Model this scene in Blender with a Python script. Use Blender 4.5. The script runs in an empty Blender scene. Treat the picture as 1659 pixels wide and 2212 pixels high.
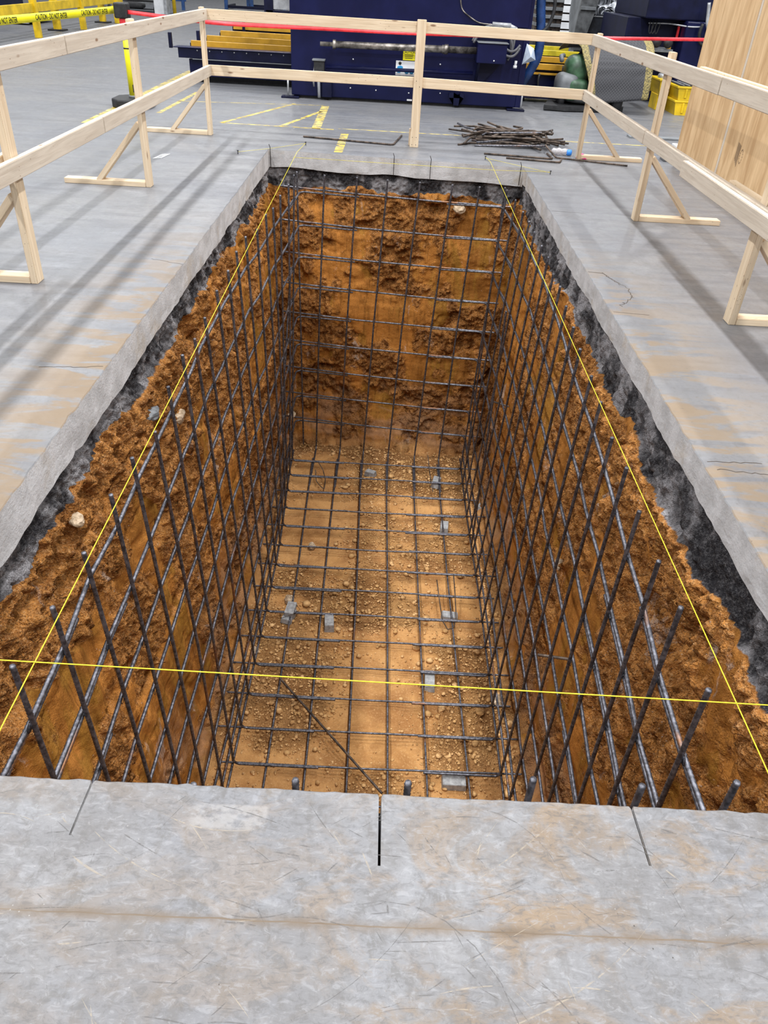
import bpy, bmesh, math, random
import numpy as np
from mathutils import Vector, Matrix
from mathutils.geometry import tessellate_polygon

scene = bpy.context.scene
C = scene.collection
random.seed(7)

# ------------------------------------------------------------------ camera
cam_d = bpy.data.cameras.new('camera'); cam = bpy.data.objects.new('camera', cam_d); C.objects.link(cam)
scene.camera = cam
PITCH, ROLL, YAW = 0.61987878, 0.06039625, 0.01346342
cy_, sy_, cp_, sp_ = math.cos(YAW), math.sin(YAW), math.cos(PITCH), math.sin(PITCH)
fwd = Vector((sy_*cp_, cy_*cp_, -sp_)); rgt = Vector((cy_, -sy_, 0)); up = rgt.cross(fwd)
rr = rgt*math.cos(ROLL) + up*math.sin(ROLL); uu = up*math.cos(ROLL) - rgt*math.sin(ROLL)
M = Matrix((rr, uu, -fwd)).transposed().to_4x4(); M.translation = (0, 0, 1.5)
cam.matrix_world = M
cam_d.sensor_fit = 'VERTICAL'; cam_d.sensor_height = 36; cam_d.lens = 36*1639.63/2212
cam_d.clip_end = 400; cam_d.clip_start = .05

# ------------------------------------------------------------------ light
EXPOSURE = -0.18
scene.view_settings.view_transform = 'Standard'; scene.view_settings.look = 'None'
scene.view_settings.exposure = EXPOSURE; scene.view_settings.gamma = 1
scene.view_settings.use_curve_mapping = False
w = bpy.data.worlds.new('hall_light'); scene.world = w; w.use_nodes = True
w.node_tree.nodes['Background'].inputs[0].default_value = (.93, .96, 1, 1)
w.node_tree.nodes['Background'].inputs[1].default_value = .38
LAMP_W = 400
LAMP_ROWS = [(-10.5, 8.0), (-4.4, 8.0), (1.7, 8.0), (7.8, 8.0)]
LAMP_Y = [-4.5, .3, 5.1, 9.9, 14.7, 19.5, 24.3, 34.0]
def hall_lamp(x, y, z):
    d = bpy.data.lights.new('high_bay_lamp', 'AREA'); d.shape = 'RECTANGLE'; d.size = .32; d.size_y = 1.1
    d.energy = LAMP_W*(1 if y < 12 else .55)*(.7 if x < -8 else 1); d.color = (.97, .985, 1)
    o = bpy.data.objects.new('high_bay_lamp', d); o.location = (x, y, z); C.objects.link(o)
for lx, lz in LAMP_ROWS:
    for ly in LAMP_Y:
        hall_lamp(lx, ly, lz)

# ------------------------------------------------------------------ helpers
def tag(o, label=None, cat=None, group=None, kind=None):
    if label: o['label'] = label
    if cat: o['category'] = cat
    if group: o['group'] = group
    if kind: o['kind'] = kind
    return o
def link(name, me, mat=None, parent=None):
    o = bpy.data.objects.new(name, me); C.objects.link(o)
    if mat is not None:
        me.materials.clear()
        for m in (mat if isinstance(mat, (list, tuple)) else [mat]): me.materials.append(m)
    if parent:
        o.parent = parent; o.matrix_parent_inverse = Matrix.Translation(-parent.location)
    return o
def empty(name, label, cat, loc=(0, 0, 0), group=None):
    o = bpy.data.objects.new(name, None); C.objects.link(o); o.location = loc; o.empty_display_size = .1
    return tag(o, label, cat, group)
def mesh_np(name, v, f, smooth=True):
    """v (n,3), f (m,4) or (m,3) arrays"""
    me = bpy.data.meshes.new(name); v = np.asarray(v, np.float32); f = np.asarray(f, np.int32)
    k = f.shape[1]
    me.vertices.add(len(v)); me.vertices.foreach_set('co', v.ravel())
    me.loops.add(f.size); me.loops.foreach_set('vertex_index', f.ravel())
    me.polygons.add(len(f)); me.polygons.foreach_set('loop_start', np.arange(0, f.size, k, dtype=np.int32))
    me.polygons.foreach_set('loop_total', np.full(len(f), k, np.int32))
    if smooth: me.polygons.foreach_set('use_smooth', np.ones(len(f), bool))
    me.update(calc_edges=True); me.validate()
    return me
class MB:
    """collects boxes, tubes, prisms, then builds one mesh; loc = origin of the object"""
    def __init__(s): s.v = []; s.f = []; s.sm = []
    def add(s, v, f, smooth=False):
        n = len(s.v); s.v += [tuple(p) for p in v]; s.f += [tuple(i+n for i in q) for q in f]; s.sm += [smooth]*len(f)
    def box(s, x0, x1, y0, y1, z0, z1, b=0.0, mat=None):
        if b <= 0:
            v = [(x, y, z) for x in (x0, x1) for y in (y0, y1) for z in (z0, z1)]
            f = [(0, 1, 3, 2), (4, 6, 7, 5), (0, 4, 5, 1), (2, 3, 7, 6), (0, 2, 6, 4), (1, 5, 7, 3)]
        else:
            bm = bmesh.new(); bmesh.ops.create_cube(bm, size=1)
            for q in bm.verts: q.co = Vector(((x0+x1)/2+q.co.x*(x1-x0), (y0+y1)/2+q.co.y*(y1-y0), (z0+z1)/2+q.co.z*(z1-z0)))
            bmesh.ops.bevel(bm, geom=bm.edges[:], offset=min(b, .45*min(x1-x0, y1-y0, z1-z0)), segments=2, affect='EDGES', profile=.5)
            bm.verts.index_update()
            v = [q.co.copy() for q in bm.verts]; f = [tuple(q.index for q in fc.verts) for fc in bm.faces]; bm.free()
        if mat is not None: v = [mat @ Vector(p) for p in v]
        s.add(v, f); return s
    def tube(s, pts, r, n=10, smooth=True, cap=True):
        v, f = tube_np(pts, r, n, cap); s.add(v.tolist(), f, smooth); return s
    def cyl(s, p0, p1, r, n=20): return s.tube([p0, p1], r, n, smooth=True)
    def prism(s, poly, a0, a1, axis='x'):
        """extrude 2D polygon (pairs in the other two axes) along axis"""
        def P(a, p):
            return {'x': (a, p[0], p[1]), 'y': (p[0], a, p[1]), 'z': (p[0], p[1], a)}[axis]
        n = len(poly); v = [P(a0, p) for p in poly]+[P(a1, p) for p in poly]
        f = [tuple(range(n)), tuple(range(2*n-1, n-1, -1))]+[(i, (i+1) % n+0, (i+1) % n+n, i+n) for i in range(n)]
        s.add(v, f); return s
    def lathe(s, prof, c, n=24, axis='z'):
        v = []; f = []
        for r, h in prof:
            for i in range(n):
                a = 2*math.pi*i/n
                if axis == 'z': v.append((c[0]+r*math.cos(a), c[1]+r*math.sin(a), c[2]+h))
                elif axis == 'x': v.append((c[0]+h, c[1]+r*math.cos(a), c[2]+r*math.sin(a)))
                else: v.append((c[0]+r*math.cos(a), c[1]+h, c[2]+r*math.sin(a)))
        for k in range(len(prof)-1):
            for i in range(n): f.append((k*n+i, k*n+(i+1) % n, (k+1)*n+(i+1) % n, (k+1)*n+i))
        f.append(tuple(range(n-1, -1, -1))); f.append(tuple((len(prof)-1)*n+i for i in range(n)))
        s.add(v, f, True); return s
    def build(s, name, mat, parent=None, origin=None):
        me = bpy.data.meshes.new(name)
        o_ = Vector(origin) if origin is not None else Vector((0, 0, 0))
        me.from_pydata([Vector(p)-o_ for p in s.v], [], s.f)
        me.polygons.foreach_set('use_smooth', s.sm); me.validate(); me.update()
        bm = bmesh.new(); bm.from_mesh(me); bmesh.ops.recalc_face_normals(bm, faces=bm.faces[:]); bm.to_mesh(me); bm.free()
        o = link(name, me, mat, parent); o.location = o_
        return o
def frames(P):
    P = np.asarray(P, float); T = np.gradient(P, axis=0) if len(P) > 2 else np.repeat([P[1]-P[0]], 2, 0)
    T /= np.linalg.norm(T, axis=1)[:, None]+1e-12
    a = np.array([0, 0, 1.]) if abs(T[0][2]) < .9 else np.array([1., 0, 0])
    N = np.zeros_like(P); N[0] = np.cross(T[0], a); N[0] /= np.linalg.norm(N[0])
    for i in range(1, len(P)):
        q = N[i-1]-T[i]*np.dot(N[i-1], T[i]); N[i] = q/(np.linalg.norm(q)+1e-12)
    return P, T, N, np.cross(T, N)
def tube_np(pts, r, n=10, cap=True):
    P, T, N, B = frames(pts); m = len(P)
    r = np.broadcast_to(np.asarray(r, float), (m,))
    a = np.linspace(0, 2*np.pi, n, endpoint=False)
    V = P[:, None]+r[:, None, None]*(np.cos(a)[None, :, None]*N[:, None]+np.sin(a)[None, :, None]*B[:, None])
    V = V.reshape(-1, 3); f = []
    for i in range(m-1):
        for k in range(n): f.append((i*n+k, i*n+(k+1) % n, (i+1)*n+(k+1) % n, (i+1)*n+k))
    if cap: f.append(tuple(range(n-1, -1, -1))); f.append(tuple((m-1)*n+k for k in range(n)))
    return V, f
def resample(pts, step):
    P = np.asarray(pts, float); d = np.r_[0, np.cumsum(np.linalg.norm(np.diff(P, axis=0), axis=1))]
    n = max(2, int(round(d[-1]/step))+1); t = np.linspace(0, d[-1], n)
    return np.stack([np.interp(t, d, P[:, k]) for k in range(3)], 1)
def fillet(p0, p1, p2, r, n=7):
    """points of a bend of radius r at p1"""
    p0, p1, p2 = (np.array(p, float) for p in (p0, p1, p2))
    a = (p0-p1)/np.linalg.norm(p0-p1); b = (p2-p1)/np.linalg.norm(p2-p1)
    th = math.acos(np.clip(np.dot(a, b), -1, 1)); t = r/math.tan(th/2)
    A = p1+a*t; B = p1+b*t; bis = (a+b)/np.linalg.norm(a+b); Cc = p1+bis*r/math.sin(th/2)
    out = []
    for k in range(n+1):
        s_ = k/n; v = (A-Cc)*(1-s_)+(B-Cc)*s_; v = v/np.linalg.norm(v)*r; out.append(Cc+v)
    return [p0]+out+[p2]
def rebar(name, pts, mat, parent=None, r=.0080, rib=.0015, pitch=.013, n=8, cut=False):
    P = resample(pts, pitch/2); m = len(P)
    rad = np.where(np.arange(m) % 2 == 0, r, r+rib)
    Pf, T, N, B = frames(P); a = np.linspace(0, 2*np.pi, n, endpoint=False)
    V = Pf[:, None]+rad[:, None, None]*(np.cos(a)[None, :, None]*N[:, None]+np.sin(a)[None, :, None]*B[:, None])
    V = V.reshape(-1, 3)
    i = np.arange(m-1)[:, None]; k = np.arange(n)[None]
    F = np.stack([i*n+k, i*n+(k+1) % n, (i+1)*n+(k+1) % n, (i+1)*n+k], -1).reshape(-1, 4)
    c0 = len(V); V = np.vstack([V, Pf[0], Pf[-1]])
    kk = np.arange(0, n, 2)
    E0 = np.stack([np.full(len(kk), c0), (kk+2) % n, (kk+1) % n, kk], -1)
    E1 = np.stack([np.full(len(kk), c0+1), (m-1)*n+kk, (m-1)*n+(kk+1) % n, (m-1)*n+(kk+2) % n], -1)
    F = np.vstack([F, E0, E1])
    org = V.mean(0)
    me = mesh_np(name, V-org, F, True)
    if cut:
        mi_ = np.zeros(len(me.polygons), np.int32); mi_[-2*len(kk):-len(kk)] = 1; me.polygons.foreach_set('material_index', mi_); mat = [mat, M_['cutend']]
    o = link(name, me, mat, parent); o.location = org
    return o
# vectorised value noise
def _h(ix, iy, iz, seed):
    n = (ix.astype(np.int64)*374761393+iy.astype(np.int64)*668265263+iz.astype(np.int64)*2147483647+seed*1274126177) & 0xffffffff
    n = ((n ^ (n >> 13))*1274126177) & 0xffffffff
    n = ((n ^ (n >> 16))*2246822519) & 0xffffffff
    return ((n ^ (n >> 15)) & 0xffffff)/float(0xffffff)
def vnoise(x, y, z, seed=0):
    x, y, z = np.broadcast_arrays(x, y, z)
    ix, iy, iz = np.floor(x), np.floor(y), np.floor(z); fx, fy, fz = x-ix, y-iy, z-iz
    u, v, w_ = (t*t*t*(t*(t*6-15)+10) for t in (fx, fy, fz)); r = 0
    for dx in (0, 1):
        for dy in (0, 1):
            for dz in (0, 1):
                r = r+_h(ix+dx, iy+dy, iz+dz, seed)*(u if dx else 1-u)*(v if dy else 1-v)*(w_ if dz else 1-w_)
    return r
def fbm(x, y, z=0., oct=4, seed=0, gain=.5, lac=2.03):
    x = np.asarray(x, float); y = np.asarray(y, float); z = np.asarray(z, float)
    a = 1.; s_ = 0; t = 0
    for o in range(oct):
        s_ = s_+a*vnoise(x, y, z, seed+o*17); t += a; a *= gain; x = x*lac; y = y*lac; z = z*lac
    return s_/t
def cell(u, v, seed=0):
    """cellular noise: distance to the nearest jittered point and a random value of that cell"""
    iu, iv = np.floor(u), np.floor(v); best = np.full(u.shape, 9.); val = np.zeros(u.shape)
    for du in (-1, 0, 1):
        for dv in (-1, 0, 1):
            cu, cv = iu+du, iv+dv; z0 = np.zeros_like(cu)
            d = np.hypot(cu+_h(cu, cv, z0, seed)-u, cv+_h(cu, cv, z0+1, seed)-v); m = d < best
            best = np.where(m, d, best); val = np.where(m, _h(cu, cv, z0+2, seed), val)
    return best, val
def sstep(a, b, x):
    t = np.clip((x-a)/(b-a), 0, 1); return t*t*(3-2*t)

# ------------------------------------------------------------------ materials
class NT:
    def __init__(s, name):
        s.m = bpy.data.materials.new(name); s.m.use_nodes = True; s.t = s.m.node_tree; s.N = s.t.nodes; s.L = s.t.links
        s.b = s.N['Principled BSDF']; s.out = s.N['Material Output']
    def n(s, typ, **kw):
        o = s.N.new('ShaderNode'+typ)
        for k, v in kw.items(): setattr(o, k, v)
        return o
    def put(s, sock, v):
        if hasattr(v, 'is_linked') or isinstance(v, bpy.types.NodeSocket): s.L.new(v, sock)
        else:
            if isinstance(v, tuple) and len(v) == 3 and sock.type == 'RGBA': v = v+(1,)
            sock.default_value = v
    def coord(s, kind='Object', scale=None, rot=None, loc=None):
        c = s.n('TexCoord').outputs[kind]
        if scale or rot or loc:
            mp = s.n('Mapping'); s.L.new(c, mp.inputs[0])
            if scale: mp.inputs['Scale'].default_value = scale
            if rot: mp.inputs['Rotation'].default_value = rot
            if loc: mp.inputs['Location'].default_value = loc
            c = mp.outputs[0]
        return c
    def noise(s, v, scale, detail=4, rough=.5, dist=0):
        o = s.n('TexNoise'); s.L.new(v, o.inputs['Vector']); o.inputs['Scale'].default_value = scale
        o.inputs['Detail'].default_value = detail; o.inputs['Roughness'].default_value = rough; o.inputs['Distortion'].default_value = dist
        return o.outputs[0]
    def vor(s, v, scale, feature='F1', out=0, rand=1):
        o = s.n('TexVoronoi', feature=feature); s.L.new(v, o.inputs['Vector']); o.inputs['Scale'].default_value = scale
        o.inputs['Randomness'].default_value = rand
        return o.outputs[out]
    def ramp(s, v, a, b, lo=0., hi=1.):
        o = s.n('MapRange', interpolation_type='SMOOTHSTEP'); s.put(o.inputs[0], v)
        for i, q in enumerate((a, b, lo, hi)): s.put(o.inputs[i+1], q)
        return o.outputs[0]
    def mth(s, op, a, b=0., c=None):
        o = s.n('Math', operation=op); s.put(o.inputs[0], a); s.put(o.inputs[1], b)
        if c is not None: s.put(o.inputs[2], c)
        return o.outputs[0]
    def mix(s, f, a, b, mode='MIX'):
        o = s.n('Mix', data_type='RGBA', blend_type=mode); s.put(o.inputs[0], f); s.put(o.inputs[6], a); s.put(o.inputs[7], b)
        return o.outputs[2]
    def xyz(s, v):
        o = s.n('SeparateXYZ'); s.L.new(v, o.inputs[0]); return o.outputs
    def bump(s, h, strength=.3, dist=.01):
        o = s.n('Bump'); o.inputs['Strength'].default_value = strength; o.inputs['Distance'].default_value = dist
        s.put(o.inputs['Height'], h); s.L.new(o.outputs[0], s.b.inputs['Normal']); return o
    def fin(s, col=None, rough=None, metal=None, spec=None):
        if col is not None: s.put(s.b.inputs['Base Color'], col)
        if rough is not None: s.put(s.b.inputs['Roughness'], rough)
        if metal is not None: s.put(s.b.inputs['Metallic'], metal)
        if spec is not None: s.b.inputs['Specular IOR Level'].default_value = spec
        return s.m
def plain(name, col, rough=.5, metal=0., var=.12, scale=8, bump=0.):
    t = NT(name); v = t.coord(); nz = t.noise(v, scale, 5, .6)
    c2 = tuple(max(0, c*(1-var*2)) for c in col); c3 = tuple(min(1, c*(1+var)) for c in col)
    if bump: t.bump(t.noise(v, scale*6, 4, .6), bump, .004)
    return t.fin(t.mix(t.ramp(nz, .3, .7), c2, c3), rough, metal)

def m_concrete():
    t = NT('polished_concrete'); P = t.coord(); X, Y, Z = t.xyz(P)
    n1 = t.noise(P, 1.1, 5, .6, .4); n2 = t.noise(P, 5.5, 6, .62, .6)
    n3 = t.noise(t.coord(scale=(1.3, 9, 1)), 1.4, 6, .6)        # broom / sawing streaks running across the hall
    n4 = t.noise(P, 46, 4, .6)
    col = t.mix(t.ramp(n1, .35, .65), (.44, .45, .475), (.52, .515, .51))
    col = t.mix(t.ramp(n2, .42, .72, 0, .55), col, (.38, .37, .365))
    col = t.mix(t.ramp(n2, .2, .42, .5, 0), col, (.60, .615, .64))
    far = t.ramp(Y, 1.2, 3.0)
    col = t.mix(t.mth('MULTIPLY', t.ramp(n3, .48, .66, 0, .55), far), col, (.33, .33, .35))
    col = t.mix(t.mth('MULTIPLY', t.ramp(n3, .28, .45, .5, 0), far), col, (.63, .635, .65))
    col = t.mix(t.ramp(n4, .52, .72, 0, .45), col, (.30, .29, .28))
    nq = t.noise(t.coord(loc=(3, 7, 1), scale=(1.6, 1, 1)), 15, 6, .72, .5)
    col = t.mix(t.mth('MULTIPLY', t.ramp(nq, .49, .64, 0, .9), t.ramp(Y, 3, 1.3, .25, 1)), col, (.30, .285, .27))
    col = t.mix(t.mth('MULTIPLY', t.ramp(nq, .32, .44, .6, 0), t.ramp(Y, 3, 1.3, .25, 1)), col, (.66, .665, .69))
    # clay tracked out of the pit: strongest beside its edge
    dx = t.mth('SUBTRACT', t.mth('ABSOLUTE', t.mth('SUBTRACT', X, .03)), 1.26)
    side = t.mth('MULTIPLY', t.ramp(dx, .02, .62, 1, 0), t.ramp(Y, 6.2, 3.2))
    side = t.mth('MULTIPLY', side, t.ramp(dx, -.2, 0.0))
    near = t.ramp(Y, 1.12, 1.0)
    nd = t.noise(t.coord(scale=(2.0, 6.5, 1), loc=(3.1, .4, 0)), 1.15, 7, .62, .5)
    dirt = t.mth('MULTIPLY', side, t.ramp(nd, .44, .54))
    ndn = t.noise(t.coord(loc=(1.7, 8.3, 0), scale=(1, 1.5, 1)), 4.2, 8, .66, .9)
    nearx = t.ramp(X, -.45, .45, .45, 1.3)
    dirt2 = t.mth('MULTIPLY', t.mth('MULTIPLY', near, nearx), t.ramp(ndn, .45, .62))
    nlo = t.noise(t.coord(loc=(5, 2, 0)), 1.6, 3, .5)
    col = t.mix(t.mth('MULTIPLY', t.ramp(nlo, .5, .62, 0, .18), t.ramp(Y, 7, 2)), col, (.50, .40, .29))
    col = t.mix(t.mth('MULTIPLY', dirt, .80), col, (.62, .43, .24))
    col = t.mix(t.mth('MULTIPLY', dirt2, .72), col, (.66, .46, .27))
    film = t.mth('MULTIPLY', t.ramp(Y, 1.10, .95), t.ramp(t.noise(t.coord(loc=(2, 5, 0)), 3.0, 6, .6, .6), .34, .60, .10, .55))
    col = t.mix(film, col, (.34, .315, .295))
    gr_ = t.noise(t.coord(loc=(8, 1, 0), rot=(0, 0, .5), scale=(1, 2.2, 1)), 34, 5, .75, .8)
    nz_ = t.ramp(Y, 2.5, 1.1)
    col = t.mix(t.mth('MULTIPLY', t.ramp(gr_, .50, .64, 0, .6), nz_), col, (.26, .245, .235))
    col = t.mix(t.mth('MULTIPLY', t.ramp(gr_, .36, .47, .45, 0), nz_), col, (.68, .67, .665))
    # pale scuffed patch by the front edge
    px = t.mth('MULTIPLY', t.ramp(X, -.37, -.35), t.ramp(X, -.195, -.205)); py = t.mth('MULTIPLY', t.ramp(Y, .905, .92), t.ramp(Y, .975, .968))
    pn = t.ramp(t.noise(t.coord(scale=(1, 1.6, 1)), 26, 5, .7), .38, .55)
    col = t.mix(t.mth('MULTIPLY', t.mth('MULTIPLY', px, py), t.mth('MULTIPLY', pn, .6)), col, (.74, .70, .65))
    # filled construction joint that crosses the foreground
    wj = t.mth('MULTIPLY', t.mth('SUBTRACT', t.noise(t.coord(scale=(1, .01, 1)), 9, 5, .6), .5), .012)
    dj = t.mth('ABSOLUTE', t.mth('SUBTRACT', t.mth('SUBTRACT', Y, .727), wj))
    jn = t.ramp(t.noise(P, 7, 3, .6), .35, .6)
    jm = t.mth('MAXIMUM', t.ramp(dj, .0009, .0026, 1, 0), t.mth('MULTIPLY', t.ramp(dj, .001, .020, .8, 0), jn))
    col = t.mix(jm, col, (.34, .24, .15))
    # hall joints far off
    for yj in (11.62, 9.05):
        d = t.mth('ABSOLUTE', t.mth('SUBTRACT', Y, yj)); col = t.mix(t.ramp(d, .005, .02, .6, 0), col, (.2, .2, .2))
    # specks
    fk = t.mth('MULTIPLY', t.ramp(t.noise(t.coord(scale=(6, 26, 1)), 2.2, 5, .75), .63, .72), t.ramp(Y, 1.5, 3))
    col = t.mix(t.mth('MULTIPLY', fk, .7), col, (.16, .16, .17))
    sp = t.ramp(t.vor(P, 34, 'F1'), .045, .075, 1, 0); spm = t.ramp(t.noise(P, 6, 2), .56, .64)
    col = t.mix(t.mth('MULTIPLY', sp, spm), col, (.10, .08, .06))
    sp = t.ramp(t.vor(t.coord(loc=(3, 3, 0)), 52, 'F1'), .05, .09, .7, 0); spm = t.ramp(t.noise(t.coord(loc=(9, 3, 0)), 7, 2), .54, .62)
    col = t.mix(t.mth('MULTIPLY', sp, spm), col, (.78, .74, .68))
    rough = t.ramp(n2, .3, .7, .34, .55); rough = t.mth('ADD', rough, t.mth('MULTIPLY', t.mth('MAXIMUM', dirt, dirt2), .3))
    t.bump(t.mth('ADD', t.mth('MULTIPLY', n4, .3), t.mth('ADD', t.mth('MULTIPLY', n2, .6), t.mth('MULTIPLY', jm, -1.5))), .25, .003)
    col = t.mix(1., col, (.355, .357, .372), 'MULTIPLY')
    return t.fin(col, rough)
def m_cutface():
    t = NT('cut_concrete'); P = t.coord(); X, Y, Z = t.xyz(P)
    n = t.noise(P, 7, 6, .6); a = t.noise(P, 90, 3, .6)
    col = t.mix(t.ramp(n, .35, .65), (.40, .39, .39), (.53, .52, .525))
    agg = t.ramp(t.vor(P, 60), .12, .3, 1, 0)
    fm = t.ramp(Y, 7.9, 8.0)
    low = t.ramp(Z, -.09, -.17)
    col = t.mix(t.mth('MULTIPLY', agg, t.mth('ADD', t.mth('MULTIPLY', low, .5), .15)), col, (.26, .25, .25))
    col = t.mix(t.ramp(t.noise(t.coord(loc=(2, 2, 2)), 3.4, 6, .65), .52, .66, 0, .5), col, (.38, .31, .23))
    # curved saw-blade marks
    wv = t.n('TexWave', wave_type='RINGS'); t.L.new(t.coord(loc=(0, .3, 1.1), scale=(1, 1, 1)), wv.inputs[0]); wv.inputs['Scale'].default_value = 9; wv.inputs['Distortion'].default_value = 3
    col = t.mix(t.mth('MULTIPLY', wv.outputs[1], .10), col, (.3, .3, .3))
    t.bump(t.mth('ADD', a, t.mth('MULTIPLY', n, 2)), .45, .006)
    return t.fin(col, .85)
def m_soil():
    t = NT('excavated_clay'); P = t.coord('Object'); X, Y, Z = t.xyz(P)
    at = t.n('Attribute', attribute_name='crumb').outputs['Fac']; gv = t.n('Attribute', attribute_name='gravel').outputs['Fac']
    vc = t.coord(scale=(1, 1, .55)); n1 = t.noise(vc, 1.7, 6, .6, .7); n2 = t.noise(P, 9, 6, .65, .5); n3 = t.noise(P, 75, 5, .72)
    smear = t.mix(t.ramp(n1, .36, .64), (.29, .118, .021), (.50, .205, .040))
    smear = t.mix(t.ramp(t.noise(t.coord(loc=(4, 9, 1), scale=(1, 1, .4)), 3.1, 5, .6, .8), .5, .62, 0, .8), smear, (.33, .165, .024))
    crumb = t.mix(t.ramp(n2, .3, .65), (.24, .082, .017), (.66, .285, .070))
    crumb = t.mix(t.ramp(n3, .48, .70, 0, .75), crumb, (.80, .46, .19))
    col = t.mix(t.ramp(at, .3, .7), smear, crumb)
    n6 = t.noise(t.coord(loc=(3, 1, 4)), 120, 3, .7)
    col = t.mix(t.mth('MULTIPLY', t.ramp(n6, .36, .48, .75, 0), t.mth('ADD', t.mth('MULTIPLY', at, .5), .4)), col, (.10, .038, .010))
    col = t.mix(t.mth('MULTIPLY', t.ramp(n6, .56, .70, 0, .6), t.mth('ADD', t.mth('MULTIPLY', at, .7), .15)), col, (.78, .50, .26))
    # pale mineral flecks and stones
    fl = t.mth('MULTIPLY', t.ramp(t.vor(P, 42), .10, .2, 1, 0), t.ramp(t.noise(P, 4.5, 4, .6), .54, .64))
    col = t.mix(t.mth('MULTIPLY', fl, .75), col, (.66, .52, .40))
    fl = t.ramp(t.noise(t.coord(loc=(7, 3, 5), scale=(1, 1, .6)), 3.0, 7, .72, 1), .60, .67, 0, .75)
    col = t.mix(fl, col, (.55, .42, .33))
    # vertical tooth streaks
    st = t.noise(t.coord(scale=(14, 14, .9)), 1.6, 5, .65, .5)
    col = t.mix(t.ramp(st, .50, .64, 0, .55), col, (.17, .066, .011))
    col = t.mix(t.ramp(st, .30, .44, .28, 0), col, (.62, .30, .065))
    # pale band low on the walls and loose pale floor
    band = t.mth('MULTIPLY', t.ramp(Z, -2.25, -2.5), t.ramp(t.noise(t.coord(scale=(1, 1, 2.5)), 2.2, 6, .6, .6), .40, .60))
    col = t.mix(t.mth('MULTIPLY', band, .55), col, (.46, .27, .15))
    fl2 = t.ramp(Z, -2.95, -3.03)
    fcol = t.mix(t.ramp(t.noise(P, 3.1, 6, .62, .5), .35, .65), (.36, .17, .055), (.62, .335, .120))
    fcol = t.mix(t.ramp(n3, .5, .72, 0, .6), fcol, (.78, .50, .23))
    col = t.mix(t.mth('MULTIPLY', fl2, .9), col, fcol)
    # stone base course under the slab
    g = t.vor(P, 95, 'F1', 1)
    gc = t.mix(t.ramp(t.noise(t.coord(loc=(1, 1, 8)), 3.4, 5, .6, .6), .44, .60), (.028, .026, .030), (.40, .38, .39))
    gc = t.mix(t.ramp(n3, .45, .7, 0, .7), gc, (.22, .21, .215))
    gc = t.mix(t.ramp(t.noise(P, 130, 2, .5), .5, .7, 0, .6), gc, (.05, .045, .045))
    col = t.mix(1., col, (1.08, 1.06, 1.08), 'MULTIPLY')
    col = t.mix(t.ramp(t.mth('ADD', gv, t.mth('MULTIPLY', t.mth('SUBTRACT', n2, .5), .5)), .4, .6), col, gc)
    cellb = t.mth('ADD', t.ramp(t.vor(P, 75, 'F1'), 0, .7, 1, 0), t.mth('MULTIPLY', t.ramp(t.vor(P, 190, 'F1'), 0, .7, 1, 0), .5))
    h = t.mth('ADD', t.mth('MULTIPLY', n3, t.mth('ADD', t.mth('MULTIPLY', at, .9), .25)), t.mth('MULTIPLY', t.noise(P, 170, 3, .6), t.mth('ADD', t.mth('MULTIPLY', gv, .8), .25)))
    h = t.mth('ADD', h, t.mth('MULTIPLY', st, .5)); h = t.mth('ADD', h, t.mth('MULTIPLY', cellb, t.mth('ADD', t.mth('MULTIPLY', at, .55), .05)))
    t.bump(h, 1.0, .018)
    return t.fin(col, t.mth('ADD', t.mth('MULTIPLY', at, .25), .62), spec=.15)
def m_wood(name, c1, c2, knots=True, grain=1.):
    t = NT(name)
    oi = t.n('ObjectInfo').outputs['Random']
    sh = t.n('CombineXYZ'); t.L.new(t.mth('MULTIPLY', oi, 37.), sh.inputs[0]); t.L.new(t.mth('MULTIPLY', oi, 11.), sh.inputs[1]); t.L.new(t.mth('MULTIPLY', oi, 5.), sh.inputs[2])
    ad = t.n('VectorMath', operation='ADD'); t.L.new(t.n('TexCoord').outputs['Object'], ad.inputs[0]); t.L.new(sh.outputs[0], ad.inputs[1])
    def mp(scale):
        m = t.n('Mapping'); m.inputs['Scale'].default_value = scale; t.L.new(ad.outputs[0], m.inputs[0]); return m.outputs[0]
    g1 = t.noise(mp((1.1, 22*grain, 22*grain)), 1.6, 5, .6, .8); g2 = t.noise(mp((3, 90, 90)), 1.4, 3, .6)
    col = t.mix(t.ramp(g1, .3, .7), c1, c2)
    col = t.mix(t.ramp(g2, .5, .72, 0, .35), col, tuple(c*.72 for c in c1))
    col = t.mix(t.ramp(t.noise(ad.outputs[0], 2.5, 3, .5), .5, .7, 0, .30), col, tuple(c*.86 for c in c2))
    if knots:
        kv = t.vor(mp((3.2, 10, 10)), 1.0, 'F1')
        col = t.mix(t.ramp(kv, .05, .13, .9, 0), col, (.20, .10, .045))
        col = t.mix(t.mth('MULTIPLY', t.ramp(t.vor(mp((16, 40, 40)), 1.0), .06, .14, .85, 0), t.ramp(t.noise(mp((2, 5, 5)), 1, 3), .5, .6)), col, (.26, .17, .11))
        col = t.mix(t.mth('MULTIPLY', t.ramp(t.vor(mp((55, 75, 75)), 1.0), .08, .2, .8, 0), t.ramp(t.noise(mp((6, 12, 12)), 1, 3), .58, .66)), col, (.20, .13, .09))
    t.bump(t.mth('ADD', g1, g2), .15, .003)
    return t.fin(col, .62)
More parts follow.
